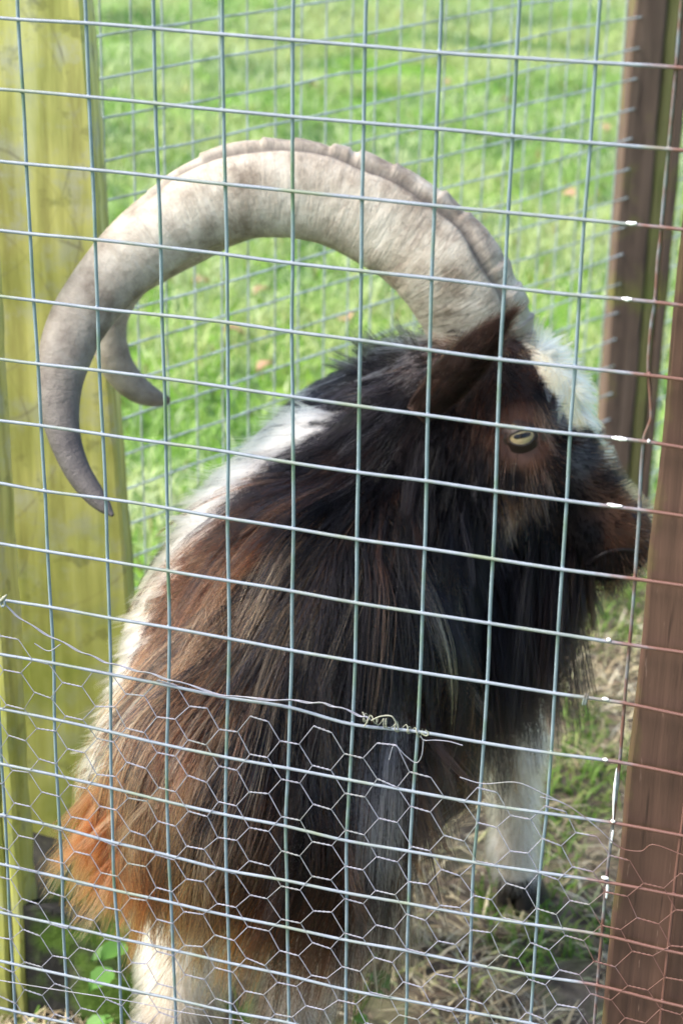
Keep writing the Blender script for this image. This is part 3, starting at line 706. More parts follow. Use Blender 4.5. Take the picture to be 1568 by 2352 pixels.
def coat_hair(name, NG, per, spread, kind):
    P = sample(NG); N = grad(P); F, L, W_, lg, wh = coat(P, N)
    eye = np.linalg.norm(P - EYE, axis=1) < 0.0235
    qk = topx(P); snout = (qk[:, 0] > 1255) & (qk[:, 1] < 1325); L = np.where(snout, np.minimum(L, 0.008), L)
    if kind == 'long': keep = (L > 0.045) & ~eye & ~lg
    else: keep = ~eye
    keep &= ~((P[:, 2] < 0.062))
    qh = topx(P); tl = np.interp(qh[:, 1], [780, 860, 920, 980], [1205, 1245, 1282, 1322])
    keep &= ~((qh[:, 1] > 780) & (qh[:, 1] < 985) & (qh[:, 0] > tl - 8))
    P, N, F, L, W_, lg, wh = (a[keep] for a in (P, N, F, L, W_, lg, wh))
    n = len(P)
    tn = np.stack([vnoise(P + k * 3.1, 34, 120 + k) for k in range(6)], 1)
    ci = pick(W_, np.clip((tn - 0.28) * 2.2, 0, 1.5) ** 2.2 * 4.0 * (0.4 + rng.random((n, 6))) - 0.22)
    gi = np.repeat(np.arange(n), per); m_ = len(gi)
    off = rng.normal(0, spread, (m_, 3)); off -= N[gi] * (off * N[gi]).sum(1)[:, None]
    lock = (np.stack([vnoise(P + 9.7, 26, 130), vnoise(P + 5.1, 26, 131), vnoise(P + 2.3, 26, 132)], 1) - 0.5) * 0.75 + rng.normal(0, 0.09, (n, 3))
    Pg = P[gi] + off; Pg -= grad(Pg) * sdf(Pg)[:, None]; Ng = grad(Pg)
    if kind == 'long':
        Lg = L[gi] * np.repeat(rng.uniform(0.65, 1.2, n), per) * rng.uniform(0.75, 1.1, m_)
        Fg = F[gi] + lock[gi] + rng.normal(0, 0.05, (m_, 3))
        qg = topx(P); rim = np.clip((qg[:, 0] - np.interp(qg[:, 1], [900, 960, 1020, 1090, 1180, 1280, 1400, 1520, 1650, 1760, 1840, 1900], [740, 690, 615, 535, 440, 375, 318, 258, 222, 186, 60, 0]) - 60) / 260, 0.22, 1)
        lift = np.repeat(rng.uniform(0.05, 0.34, n) * rim, per) + rng.normal(0, 0.04, m_)
        pts = grow(Pg, Ng, Fg, Lg, 11, np.clip(lift, 0.03, 0.7), np.full(m_, 0.22), np.repeat(rng.uniform(0.02, 0.16, n), per), 0.004, np.repeat(rng.choice([0.010, 0.022, 0.036, 0.055], n, p=[.3, .3, .25, .15]) * rim, per))
        # gather strands into locks towards the tips
        gpts = pts.reshape(n, per, 11, 3).mean(1)
        s = np.linspace(0, 1, 11)[None, :, None] ** 1.2
        pull = np.repeat(rng.uniform(0.35, 0.92, n), per)[:, None, None]
        pts = pts + (gpts[gi] - pts) * s * pull
        r = np.where(ci[gi] == K_, 0.00030, 0.00026) * rng.uniform(0.7, 1.3, m_)
    else:
        Lg = np.minimum(L[gi], 0.03) * rng.uniform(0.6, 1.2, m_)
        Fg = F[gi] + rng.normal(0, 0.16, (m_, 3))
        pts = grow(Pg, Ng, Fg, Lg, 5, np.clip(rng.normal(0.17, 0.06, m_), 0.04, 0.5), np.full(m_, 0.1), np.full(m_, 0.05), 0.0015)
        r = np.full(m_, 0.00026) * rng.uniform(0.7, 1.3, m_)
    ck = np.where(rng.random(m_) < 0.85, ci[gi], pick(W_[gi], np.ones((m_, 6))))
    c = PAL[ck] * rng.lognormal(0, 0.28, (m_, 1)) * np.repeat(rng.lognormal(0, 0.38, (n, 1)), per, 0)
    kn = np.exp(-((Pg[:, 2] - 0.20) / 0.05) ** 2) * (Pg[:, 1] < 0.5) * lg[gi]
    c = c * (1 - 0.8 * kn[:, None]) + np.array([0.05, 0.03, 0.02]) * 0.8 * kn[:, None]
    K2 = pts.shape[1]; s = np.linspace(0, 1, K2)[None, :, None]
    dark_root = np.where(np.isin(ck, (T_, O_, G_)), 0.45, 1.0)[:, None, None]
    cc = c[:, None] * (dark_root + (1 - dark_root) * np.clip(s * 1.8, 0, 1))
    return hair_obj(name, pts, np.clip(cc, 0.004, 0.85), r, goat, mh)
coat_hair('long_coat', 7000, 12, 0.0055, 'long')
coat_hair('short_fur', 60000, 2, 0.003, 'short')

# forehead tuft, cream
def tuft(name, line, n, L0, L1, dirs, colr, spread, lat, r=0.00028, curl=0.25, K=9, rnd=0.24):
    per = 22; nc = max(2, n // per); n = nc * per; gi = np.repeat(np.arange(nc), per)
    t_ = rng.random(nc)[gi]; ln = catmull(line, 60)
    P = ln[(t_ * 59).astype(int)] + rng.normal(0, spread, (nc, 3))[gi] + (-FWD * lat)[None] * rng.uniform(-1, 1, (nc, 1))[gi] + rng.normal(0, 0.0028, (n, 3))
    P -= grad(P) * sdf(P)[:, None]
    D = catmull(dirs, 60)[(t_ * 59).astype(int)] + rng.normal(0, 0.07, (n, 3)) + rng.normal(0, rnd, (nc, 3))[gi]
    D /= np.linalg.norm(D, axis=1)[:, None]; L = rng.uniform(L0, L1, nc)[gi] * rng.choice([0.55, 0.8, 0.95, 1.05], n)
    pts = [P]; p = P; hang = rng.normal(0, 0.5, (nc, 3))[gi] + rng.normal(0, 0.12, (n, 3)) + np.array([0, 0, -0.5])
    for k in range(1, K):
        D = D + hang * curl / K * rng.uniform(0.8, 1.2, (n, 1)); D /= np.linalg.norm(D, axis=1)[:, None]
        p = p + D * (L / (K - 1))[:, None]; s_ = sdf(p); b_ = s_ < 0.002
        if b_.any(): p = p.copy(); p[b_] += grad(p[b_]) * (0.002 - s_[b_])[:, None]
        pts.append(p)
    pts = np.stack(pts, 1); gm = pts.reshape(nc, per, K, 3).mean(1)
    pts = pts + (gm[gi] - pts) * (np.linspace(0, 1, K)[None, :, None] ** 1.3) * rng.uniform(0.3, 0.9, (nc, 1, 1))[gi]
    c = np.asarray(colr)[np.where(rng.random(n) < 0.75, rng.integers(0, len(colr), nc)[gi], rng.integers(0, len(colr), n))] * rng.uniform(0.75, 1.15, (n, 1))
    return hair_obj(name, pts, c, np.full(n, r), goat, mh, 0.15)
def idir(dx, dy, dz=0.0): return RGT * dx - UPV * dy - FWD * dz
cream = [(0.85, 0.74, 0.48), (0.85, 0.80, 0.64), (0.80, 0.62, 0.32)]
tuft('forehead_tuft', [P3(1225, 800, DH), P3(1258, 860, DH), P3(1290, 920, DH), P3(1325, 975, DH)], 4600, 0.015, 0.037,
     [idir(.6, -.6), idir(.75, .1), idir(.65, .6), idir(.45, .9)], cream, 0.006, 0.022, r=0.00044)
tuft('forehead_tuft', [P3(1235, 830, DH - .03), P3(1270, 890, DH - .03), P3(1310, 960, DH - .03)], 1100, 0.02, 0.035,
     [idir(-.1, .9, .3), idir(-.1, 1, .3), idir(.1, 1, .3)], cream, 0.006, 0.012)
tuft('poll_hair', [P3(1010, 850, 2.04), P3(930, 860, 2.06), P3(860, 890, 2.08)], 1600, 0.03, 0.06,
     [idir(-.6, -.75), idir(-.75, -.55), idir(-.8, -.3)], [(0.012, 0.011, 0.012), (0.016, 0.014, 0.014), (0.16, 0.15, 0.14)], 0.01, 0.05)
tuft('throat_hair', [P3(1060, 1290, DH), P3(1150, 1270, DH), P3(1220, 1270, DH), P3(1275, 1290, DH)], 8000, 0.10, 0.23,
     [idir(-.05, 1), idir(-.03, 1), idir(-.02, 1), idir(-.03, 1)], [(0.005, 0.0045, 0.006), (0.006, 0.005, 0.006), (0.006, 0.005, 0.007), (0.022, 0.010, 0.008)], 0.010, 0.045, r=0.00034, curl=0.12, rnd=0.12)
tuft('beard', [P3(1245, 1300, DH), P3(1290, 1315, DH), P3(1330, 1325, DH)], 1800, 0.05, 0.105,
     [idir(-.06, 1), idir(-.04, 1), idir(.0, 1)], [(0.005, 0.0045, 0.006), (0.006, 0.005, 0.006), (0.02, 0.010, 0.008)], 0.006, 0.03, r=0.00034, curl=0.12, rnd=0.14)
def near_pt(x, y):
    pr_ = np.array([P3(x, y, d) for d in np.linspace(1.6, 2.4, 400)]); sv_ = sdf(pr_); return pr_[np.argmin(np.where(sv_ < 0, -1e3 + np.arange(400), sv_))]
tuft('flank_locks', [near_pt(700, 1760), near_pt(790, 1680), near_pt(870, 1620), near_pt(930, 1590), near_pt(970, 1580)], 3600, 0.13, 0.235,
     [idir(-.12, 1, .12), idir(-.06, 1, .12), idir(-.03, 1, .1), idir(-.02, 1, .1), idir(-.02, 1, .08)], [(0.005, 0.0045, 0.006), (0.006, 0.005, 0.006), (0.03, 0.012, 0.008), (0.055, 0.022, 0.013)], 0.016, 0.012, r=0.0003, curl=0.06, K=11)
tuft('white_back_hair', [near_pt(735, 985), near_pt(620, 1085), near_pt(500, 1205), near_pt(425, 1310), near_pt(372, 1420), near_pt(332, 1530), near_pt(296, 1640), near_pt(262, 1730)], 8500, 0.035, 0.065,
     [idir(-.85, .25, -.05), idir(-.85, .3, -.05), idir(-.85, .35, -.05), idir(-.8, .45, -.05), idir(-.8, .5, -.05), idir(-.78, .55, -.05), idir(-.75, .6, -.05), idir(-.7, .65, -.05)], [(0.85, 0.83, 0.76), (0.85, 0.80, 0.70), (0.80, 0.74, 0.60)], 0.006, 0.020, r=0.0003, curl=0.6, K=9, rnd=0.10)
tuft('white_back_hair', [near_pt(790, 950), near_pt(700, 1020), near_pt(600, 1105), near_pt(500, 1205)], 4200, 0.055, 0.085,
     [idir(-.9, .05, .1), idir(-.92, .12, .1), idir(-.9, .2, .1), idir(-.88, .3, .1)], [(0.85, 0.84, 0.78), (0.85, 0.81, 0.72)], 0.007, 0.018, r=0.00032, curl=0.7, K=9, rnd=0.10)
tuft('rump_hair', [near_pt(275, 1770), near_pt(255, 1830), near_pt(260, 1890), near_pt(300, 1950), near_pt(350, 2000)], 2000, 0.06, 0.11,
     [idir(-.62, .78, .05), idir(-.58, .8, .05), idir(-.5, .86, .08), idir(-.3, .95, .1), idir(-.15, 1, .1)], [(0.15, 0.042, 0.013), (0.20, 0.065, 0.020), (0.09, 0.030, 0.012), (0.28, 0.14, 0.07), (0.13, 0.045, 0.018)], 0.012, 0.016, r=0.0003, curl=0.45, K=9, rnd=0.14)
tuft('grey_lock', [near_pt(865, 1590), near_pt(900, 1560), near_pt(945, 1600)], 1000, 0.16, 0.24,
     [idir(-.17, 1, .5), idir(-.17, 1, .5), idir(-.17, 1, .5)], [(0.76, 0.76, 0.78), (0.6, 0.6, 0.63), (0.42, 0.42, 0.45), (0.12, 0.11, 0.12)], 0.006, 0.004, r=0.00036, curl=0.05, K=12, rnd=0.07)
tuft('stray_hair', [near_pt(330, 1560), near_pt(450, 1330), near_pt(620, 1230), near_pt(760, 1270), near_pt(640, 1450), near_pt(480, 1650), near_pt(430, 1800), near_pt(600, 1850), near_pt(850, 1480), near_pt(1000, 1420)], 1100, 0.05, 0.13,
     [idir(-.4, .9, .3)] * 10, [(0.40, 0.21, 0.10), (0.46, 0.25, 0.125), (0.25, 0.11, 0.05)], 0.035, 0.01, r=0.00024, curl=1.5, K=12, rnd=0.33)
tuft('chin_hair', [P3(1310, 1320, DH), P3(1340, 1325, DH), P3(1365, 1320, DH)], 260, 0.012, 0.03,
     [idir(-.1, 1), idir(.1, 1), idir(.2, 1)], [(0.012, 0.011, 0.012), (0.03, 0.018, 0.012)], 0.006, 0.02)

# ---- horns
m = NT('horn'); uv = m.n('ShaderNodeUVMap'); 
def uvmap(sx, sy_):
    mp = m.n('ShaderNodeMapping'); mp.inputs['Scale'].default_value = (sx, sy_, 1); m.l(uv.outputs[0], mp.inputs['Vector']); return mp.outputs[0]
ob = m.coord()
ua = m.n('ShaderNodeAttribute', attribute_name='horn_t').outputs['Fac']
rings = m.noise(1.0, 5, uvmap(85, 2.2), 0.7, 0.8)
fine = m.noise(1.0, 4, uvmap(300, 7), 0.6, 0.6)
blot = m.math('ADD', m.math('MULTIPLY', m.noise(22, 6, ob, 0.68), 0.8), m.math('MULTIPLY', m.noise(1.0, 3, uvmap(30, 5), 0.6, 1.0), 0.2))
c = m.ramp(blot, [(0.36, (0.17, 0.135, 0.10)), (0.47, (0.32, 0.28, 0.225)), (0.58, (0.43, 0.39, 0.325)), (0.7, (0.52, 0.485, 0.42))])
c = m.mix(m.math('SUBTRACT', 0.62, m.math('MULTIPLY', ua, 0.62)), c, m.ramp(rings, [(0.30, (0.30, 0.25, 0.2)), (0.45, (0.75, 0.72, 0.68)), (0.6, (1, 1, 1))]), 'MULTIPLY')
c = m.mix(0.10, c, m.ramp(fine, [(0.35, (0.45, 0.4, 0.36)), (0.6, (1, 1, 1))]), 'MULTIPLY')
ckn = m.noise(1.0, 3, uvmap(36, 1.1), 0.55, 1.6)
ckb = m.n('ShaderNodeRGBToBW'); m.l(m.ramp(ckn, [(0.485, (0, 0, 0)), (0.5, (1, 1, 1)), (0.515, (0, 0, 0))]), ckb.inputs[0])
c = m.mix(m.math('MULTIPLY', m.math('MULTIPLY', ckb.outputs[0], m.math('SUBTRACT', 1.0, ua)), 0.75), c, (0.13, 0.10, 0.08))
ka = m.n('ShaderNodeAttribute', attribute_name='keel').outputs['Fac']
tipf = m.math('MULTIPLY', m.math('SUBTRACT', ua, 0.60), 3.4, clamp=True)
c = m.mix(m.math('MULTIPLY', tipf, 0.92), c, (0.038, 0.034, 0.038))
c = m.mix(m.math('MULTIPLY', ka, 0.92), c, (0.07, 0.058, 0.048))
pit = m.noise(130, 3, ob, 0.6)
m.bump(m.math('ADD', m.math('ADD', m.math('MULTIPLY', rings, 1.0), m.math('MULTIPLY', fine, 0.25)), m.math('MULTIPLY', pit, 0.6)), 0.6, 0.003)
M_HORN = m.out(c, 0.6, 0, 0.35)
def horn(name, st, depth, label, flat=0.62, keel=True, seed=0):
    st = np.array(st, float); n, k = 420, 72
    out_, inn = catmull(st[:, :2], n), catmull(st[:, 2:], n); dp = catmull(np.array(depth, float)[:, None], n)[:, 0]
    # arc-length resample
    A = np.array([at(*o, d) for o, d in zip(out_, dp)]); B = np.array([at(*o, d) for o, d in zip(inn, dp)])
    Cc = (A + B) / 2; E1 = (A - B) / 2; a = np.linalg.norm(E1, axis=1); E1 /= a[:, None]
    T = np.gradient(Cc, axis=0); T /= np.linalg.norm(T, axis=1)[:, None]
    E1 = E1 - T * (E1 * T).sum(1)[:, None]; E1 /= np.linalg.norm(E1, axis=1)[:, None]
    E2 = np.cross(T, E1); E2 *= np.sign((E2 * -FWD).sum(1))[:, None]
    s = np.concatenate([[0], np.cumsum(np.linalg.norm(np.diff(Cc, axis=0), axis=1))]); t = s / s[-1]
    th = np.arange(k) * 2 * math.pi / k; ct, sn = np.cos(th), np.sin(th)
    fl = np.interp(t, [0, 0.5, 0.8, 1], [flat, flat, flat + 0.1, 0.9])
    kw = np.clip((0.62 - t) / 0.12, 0, 1) if keel else np.zeros(n)
    S_, TH = np.meshgrid(s, th, indexing='ij'); ang = np.minimum(TH, 2 * math.pi - TH)
    lump = vnoise(np.stack([S_.ravel() * 30, np.full(S_.size, seed * 3.3)], 1), 1, 61 + seed).reshape(S_.shape)
    saw = (S_ * 26 + lump * 1.4) % 1.0
    gpos = np.interp(t, [0, 0.15, 0.5, 0.7], [0.95, 0.85, 0.62, 0.35])[:, None] + 0.22 * (lump - 0.5)
    ridge = np.clip((gpos - ang) / 0.12, 0, 1); groove = np.exp(-((ang - gpos) / 0.09) ** 2)
    x = ct[None] * np.ones((n, 1)); y = sn[None] * np.ones((n, 1))
    y = y * (1 - 0.30 * kw[:, None] * np.clip(ct, 0, 1)[None] ** 3)
    rad = 1 + kw[:, None] * (ridge * (0.07 * saw + 0.05 * (lump - 0.5)) - groove * (0.08 + 0.07 * lump))
    ringd = (vnoise(np.stack([S_.ravel() * 140 + 3 * np.cos(TH.ravel()) , TH.ravel() * 0.6 + 5 * seed], 1), 1, 71).reshape(S_.shape) - 0.5) * 0.016
    ringd = ringd * np.interp(t, [0, .3, .6], [2.2, 1.6, 1.0])[:, None]
    ringd += (vnoise(np.stack([S_.ravel() * 34 + 1.5 * np.cos(TH.ravel()), TH.ravel() * 0.5], 1), 1, 72).reshape(S_.shape) - 0.5) * 0.028
    rad = rad + ringd * np.clip(1.15 - t, 0.1, 1)[:, None]
    V = Cc[:, None] + E1[:, None] * (a[:, None] * x * rad)[..., None] + E2[:, None] * ((a * fl)[:, None] * y * rad)[..., None]
    i = np.arange(n - 1)[:, None] * k; j = np.arange(k)[None]; j2 = (j + 1) % k
    F = np.stack([i + j, i + k + j, i + k + j2, i + j2], -1).reshape(-1, 4)
    if ((np.cross(E1, E2) * T).sum(1).mean()) < 0: F = F[:, ::-1]
    o = mesh_obj(name, V.reshape(-1, 3), np.ascontiguousarray(F), M_HORN, goat)
    me = o.data
    a1 = me.attributes.new('horn_t', 'FLOAT', 'POINT'); a1.data.foreach_set('value', np.repeat(t * (0.82 if seed else 1.0), k).astype(np.float32))
    kk = (kw[:, None] * np.clip(groove * 1.0 + 0.25 * ridge * saw, 0, 1)).ravel()
    a2 = me.attributes.new('keel', 'FLOAT', 'POINT'); a2.data.foreach_set('value', kk.astype(np.float32))
    ul = me.uv_layers.new(name='UVMap'); vi = np.zeros(len(me.loops), np.int32); me.loops.foreach_get('vertex_index', vi)
    u_ = np.repeat(s, k)[vi]; v_ = np.tile(np.abs(((th / math.pi) + 1) % 2 - 1), n)[vi] + seed * 5
    ul.data.foreach_set('uv', np.stack([u_, v_], 1).astype(np.float32).ravel())
    setp(o, label)
    return o
near_st = [(1255, 900, 1040, 880), (1224, 775, 985, 765), (1197, 692, 955, 697), (1142, 592, 905, 642), (1062, 492, 850, 604), (957, 413, 785, 578), (832, 356, 725, 556), (690, 324, 655, 545), (560, 328, 575, 549),
 (450, 368, 500, 566), (350, 437, 425, 602), (262, 512, 350, 655), (180, 610, 285, 715), (125, 700, 232, 785), (95, 790, 205, 845), (88, 880, 187, 905), (98, 960, 183, 965), (120, 1030, 190, 1020), (152, 1095, 208, 1072), (190, 1145, 230, 1112), (228, 1176, 248, 1146), (258, 1188, 261, 1180)]
horn('horn', near_st, np.linspace(0, 1, 22) ** 1.5 * -0.09 + 1.995 + np.array([0.05, 0.028, 0.010] + [0.0] * 19), None)
far_st = [(1225, 840, 1020, 830), (1190, 760, 990, 765), (1130, 640, 950, 690), (1030, 540, 880, 620), (900, 470, 790, 575), (760, 425, 710, 550), (620, 415, 625, 540), (500, 450, 545, 560), (400, 520, 465, 600), (315, 590, 395, 628), (258, 650, 338, 655), (226, 715, 300, 715), (213, 775, 291, 765), (222, 826, 300, 815), (243, 862, 316, 850), (275, 897, 338, 876), (310, 917, 360, 893), (348, 927, 379, 905), (383, 925, 394, 914)]
horn('horn', far_st, 2.075 + 0.11 * np.linspace(0, 1, 19) ** 1.3, None, 0.7, True, 2)

# ---- ears
M_EAR = attr_mat('ear_skin', 0.75, 0.2, 0.0, 500)
def ear(base, tip, wdir, cup, wid, name='ear'):
    base, tip, wdir, cup = (np.asarray(q, float) for q in (base, tip, wdir, cup))
    n, k = 26, 13; V = []; cols = []
    for i in range(n):
        t = i / (n - 1); w = wid * (math.sin(math.pi * min(1, t * 0.78 + 0.16)) ** 0.75) * (1 - t ** 6)
        if i == n - 1: w = 0.002
        for j in range(k):
            u = -1 + 2 * j / (k - 1)
            p = base + (tip - base) * t + wdir * w * u + cup * (wid * 0.55) * (1 - u * u) * math.sin(math.pi * min(1, t * 0.9 + 0.08)) + cup * 0.012 * math.sin(t * 2.5)
            V.append(p); e = abs(u) ** 3
            cols.append(np.array([0.016, 0.010, 0.009]) * (1 - e) + np.array([0.036, 0.019, 0.013]) * e if t > 0.3 else np.array([0.035, 0.02, 0.016]))
    V = np.array(V); nm = np.cross(wdir, tip - base); nm /= np.linalg.norm(nm)
    V2 = V - cup * 0.003; F = []
    for i in range(n - 1):
        for j in range(k - 1):
            q = [i * k + j, i * k + j + 1, (i + 1) * k + j + 1, (i + 1) * k + j]; F.append(q); F.append([n * k + x for x in q[::-1]])
        for j, s in ((0, 1), (k - 1, -1)):
            q = [i * k + j, (i + 1) * k + j, n * k + (i + 1) * k + j, n * k + i * k + j]; F.append(q if s > 0 else q[::-1])
    o = mesh_obj(name, np.vstack([V, V2]), F, M_EAR, goat); add_col(o.data, np.vstack([np.array(cols)] * 2))
    # short fur over the ear
    m_ = 9000; ii = rng.random(m_) * (n - 1.01); jj = rng.random(m_) * (k - 1.01); Vg = V.reshape(n, k, 3)
    a, b = ii.astype(int), jj.astype(int); fa, fb = (ii - a)[:, None], (jj - b)[:, None]
    p = (Vg[a, b] * (1 - fb) + Vg[a, b + 1] * fb) * (1 - fa) + (Vg[a + 1, b] * (1 - fb) + Vg[a + 1, b + 1] * fb) * fa
    d = (tip - base) / np.linalg.norm(tip - base); D = d + cup * 0.35 + rng.normal(0, 0.2, (m_, 3))
    L = (rng.uniform(0.005, 0.012, m_) * (1 + 0.9 * (np.abs(jj / (k - 1) - 0.5) > 0.42)))[:, None]
    pts = np.stack([p + D * L * s for s in (0, 0.33, 0.66, 1)], 1)
    cc = np.array([[0.026, 0.014, 0.011], [0.045, 0.022, 0.015], [0.008, 0.006, 0.006], [0.008, 0.007, 0.008]])[rng.integers(0, 4, m_)] * rng.uniform(0.7, 1.3, (m_, 1))
    hair_obj('ear_fur', pts, cc, np.full(m_, 0.0002), o, mh)
    return o
toC = -FWD
eb, et = P3(955, 955, 1.955), P3(1168, 728, 1.935)
ax_ = (et - eb) / np.linalg.norm(et - eb); wd0 = np.cross(ax_, toC); wd0 /= np.linalg.norm(wd0)
ear(eb, et, wd0, toC, 0.0215)
eb2, et2 = P3(1040, 900, 2.10), P3(1120, 770, 2.17)
ax2 = (et2 - eb2) / np.linalg.norm(et2 - eb2); wd2 = np.cross(ax2, -toC); wd2 /= np.linalg.norm(wd2)
ear(eb2, et2, wd2, -toC, 0.028)

# ---- eyes
def eye(center, look, up, name='eye'):
    look = look / np.linalg.norm(look); xr = np.cross(up, look); xr /= np.linalg.norm(xr); upn = np.cross(look, xr)
    R_ = np.stack([xr, upn, look], 1); r = 0.0178
    n, k = 18, 32; V = [[0, 0, r]]; F = []
    for i in range(1, n):
        ph = math.pi * i / n
        for j in range(k): V.append([r * math.sin(ph) * math.cos(2 * math.pi * j / k), r * math.sin(ph) * math.sin(2 * math.pi * j / k), r * math.cos(ph)])
    V.append([0, 0, -r])
    for j in range(k): F.append([0, 1 + j, 1 + (j + 1) % k]); F.append([len(V) - 1, 1 + (n - 2) * k + (j + 1) % k, 1 + (n - 2) * k + j])
    for i in range(n - 2):
        for j in range(k): F.append([1 + i * k + j, 1 + (i + 1) * k + j, 1 + (i + 1) * k + (j + 1) % k, 1 + i * k + (j + 1) % k])
    me = bpy.data.meshes.new(name); me.from_pydata(V, [], F); me.polygons.foreach_set('use_smooth', [True] * len(F)); me.materials.append(M_EYE)
    o = bpy.data.objects.new(name, me); col.objects.link(o); o.parent = goat
    o.matrix_parent_inverse = Matrix.Translation(-goat.location)
    mw = Matrix(((R_[0, 0], R_[0, 1], R_[0, 2], center[0]), (R_[1, 0], R_[1, 1], R_[1, 2], center[1]), (R_[2, 0], R_[2, 1], R_[2, 2], center[2]), (0, 0, 0, 1)))
    o.matrix_basis = mw
    # lids: almond ring that covers the rim of the ball
    kk = 40; rows = []
    for (sc_, zz_) in ((0.96, 0.0004), (1.02, 0.0013), (1.18, 0.0016), (1.45, 0.0012), (2.0, 0.0008), (2.9, -0.004)):
        row = []
        for j in range(kk):
            a = 2 * math.pi * j / kk; x = 0.0132 * math.cos(a); y = (0.0058 if math.sin(a) > 0 else 0.0086) * math.sin(a) * (1 - 0.12 * abs(math.cos(a)))
            xs_, ys_ = x * sc_, y * sc_ * (1.0 if sc_ < 1 else 1 + 0.35 * (sc_ - 1))
            row.append(center + R_ @ np.array([xs_, ys_, math.sqrt(max(r * r - xs_ * xs_ - ys_ * ys_, 3e-5)) + zz_]))
        rows.append(row)
    V = np.array(rows).reshape(-1, 3); F = [[i * kk + j, (i + 1) * kk + j, (i + 1) * kk + (j + 1) % kk, i * kk + (j + 1) % kk] for i in range(5) for j in range(kk)]
    lid = mesh_obj('eyelid', V, F, M_LID, goat)
    return o
m = NT('eye_gold'); v = m.coord(); x_, y_, z_ = m.sep(v)[0:3]
ir = m.ramp(m.noise(1, 4, m.coord((300, 900, 300))), [(0.3, (0.24, 0.18, 0.09)), (0.7, (0.42, 0.34, 0.20))])
pw = m.math('ADD', m.math('POWER', m.math('ABSOLUTE', m.math('DIVIDE', x_, 0.0092)), 4.0), m.math('POWER', m.math('ABSOLUTE', m.math('DIVIDE', m.math('SUBTRACT', y_, 0.0008), 0.0026)), 2.0))
pf = m.math('LESS_THAN', pw, 1.0)
front = m.math('GREATER_THAN', z_, 0.0)
c = m.mix(m.math('MULTIPLY', pf, front), ir, (0.004, 0.004, 0.006))
M_EYE = m.out(c, 0.12, 0, 0.3)
M_LID = NT('eyelid').out((0.020, 0.012, 0.010), 0.4, 0, 0.4)
EC = P3(1195, 1001, 1.99); nE = grad(EC[None])[0]
EC = EC + nE * (-0.0105 - sdf(EC[None])[0])
lk = 0.65 * nE + 0.35 * toC; lk /= np.linalg.norm(lk)
EC = EC + (P3(1195, 1001, 1.96) - EC) - lk * 0.0
# settle the ball into the socket along the view ray
pr = np.array([P3(1195, 1001, d) for d in np.linspace(1.90, 2.03, 300)]); sv = sdf(pr); hit = pr[np.argmax(sv < 0)]
EC = hit - lk * 0.0075
eye(EC, lk, idir(-0.22, -1.0))
Lax = -FWD; EC2 = EC - Lax * 2 * ((EC - P3(1195, 1001, DH)) @ Lax)
lk2 = lk - 2 * (lk @ Lax) * Lax
eye(EC2, lk2, idir(-0.22, -1.0))
# nostrils
M_NOS = NT('nostril').out((0.012, 0.008, 0.008), 0.5)
for dd in (-1, 1):
    c0 = P3(1452, 1196, DH + 0.008 + dd * 0.03); ppt = c0 - grad(c0[None])[0] * (sdf(c0[None])[0] + 0.001)
    g0 = grad(ppt[None])[0]; e1 = idir(.8, .6); e1 -= g0 * (e1 @ g0); e1 /= np.linalg.norm(e1); e2 = np.cross(g0, e1)
    V = [ppt + g0 * 0.0022 * (1 - q * q) + e1 * 0.011 * q * math.cos(a) + e2 * 0.005 * q * math.sin(a) * (1 + 0.4 * math.cos(a)) for q in (0.05, 0.5, 1.0) for a in np.arange(16) * math.pi / 8]
    F = [[i * 16 + j, (i + 1) * 16 + j, (i + 1) * 16 + (j + 1) % 16, i * 16 + (j + 1) % 16] for i in range(2) for j in range(16)] + [list(range(16))]
    mesh_obj('nostril', V, F, M_NOS, goat)
mp_ = []
for x, y in ((1470, 1268), (1435, 1262), (1400, 1266), (1368, 1280), (1345, 1296)):
    pr_ = np.array([P3(x, y, d) for d in np.linspace(1.9, 2.1, 300)]); sv_ = sdf(pr_); mp_.append(pr_[np.argmin(np.abs(sv_[:150]))] if sv_.min() > 0 else pr_[np.argmax(sv_ < 0)])
mesh_obj('mouth', *tube(catmull(mp_, 24), 0.0022, 6), M_NOS, goat)
# hooves: two pointed toes each
M_HOOF = NT('hoof_horn').out((0.028, 0.024, 0.022), 0.45)
def hoof(p, yaw):
    fw = np.array([math.sin(yaw), math.cos(yaw), 0]); rt = np.array([fw[1], -fw[0], 0])
    for s in (-1, 1):
        V = []; kk = 12
        for (z, l, w) in ((0.0, 0.036, 0.0155), (0.012, 0.034, 0.015), (0.03, 0.028, 0.014), (0.05, 0.020, 0.012)):
            for j in range(kk):
                a = 2 * math.pi * j / kk; fx_ = math.cos(a); V.append(np.array([p[0], p[1], 0]) + rt * (s * 0.0145 + w * math.sin(a) * (1 - 0.25 * max(0, fx_))) + fw * (l * fx_ * (1.15 if fx_ > 0 else 0.75) + 0.004 + (0.05 - z) * 0.25) + np.array([0, 0, z + 0.001]))
        F = [[i * kk + j, i * kk + (j + 1) % kk, (i + 1) * kk + (j + 1) % kk, (i + 1) * kk + j] for i in range(3) for j in range(kk)] + [list(range(kk))[::-1], list(range(3 * kk, 4 * kk))]
        mesh_obj('hoof', V, F, M_HOOF, goat)
for p in (HOOFR[:2], (0.058, 0.712), (HL[0], HL[1] + 0.015), (HR[0], HR[1] + 0.015)): hoof(p, 0.35)



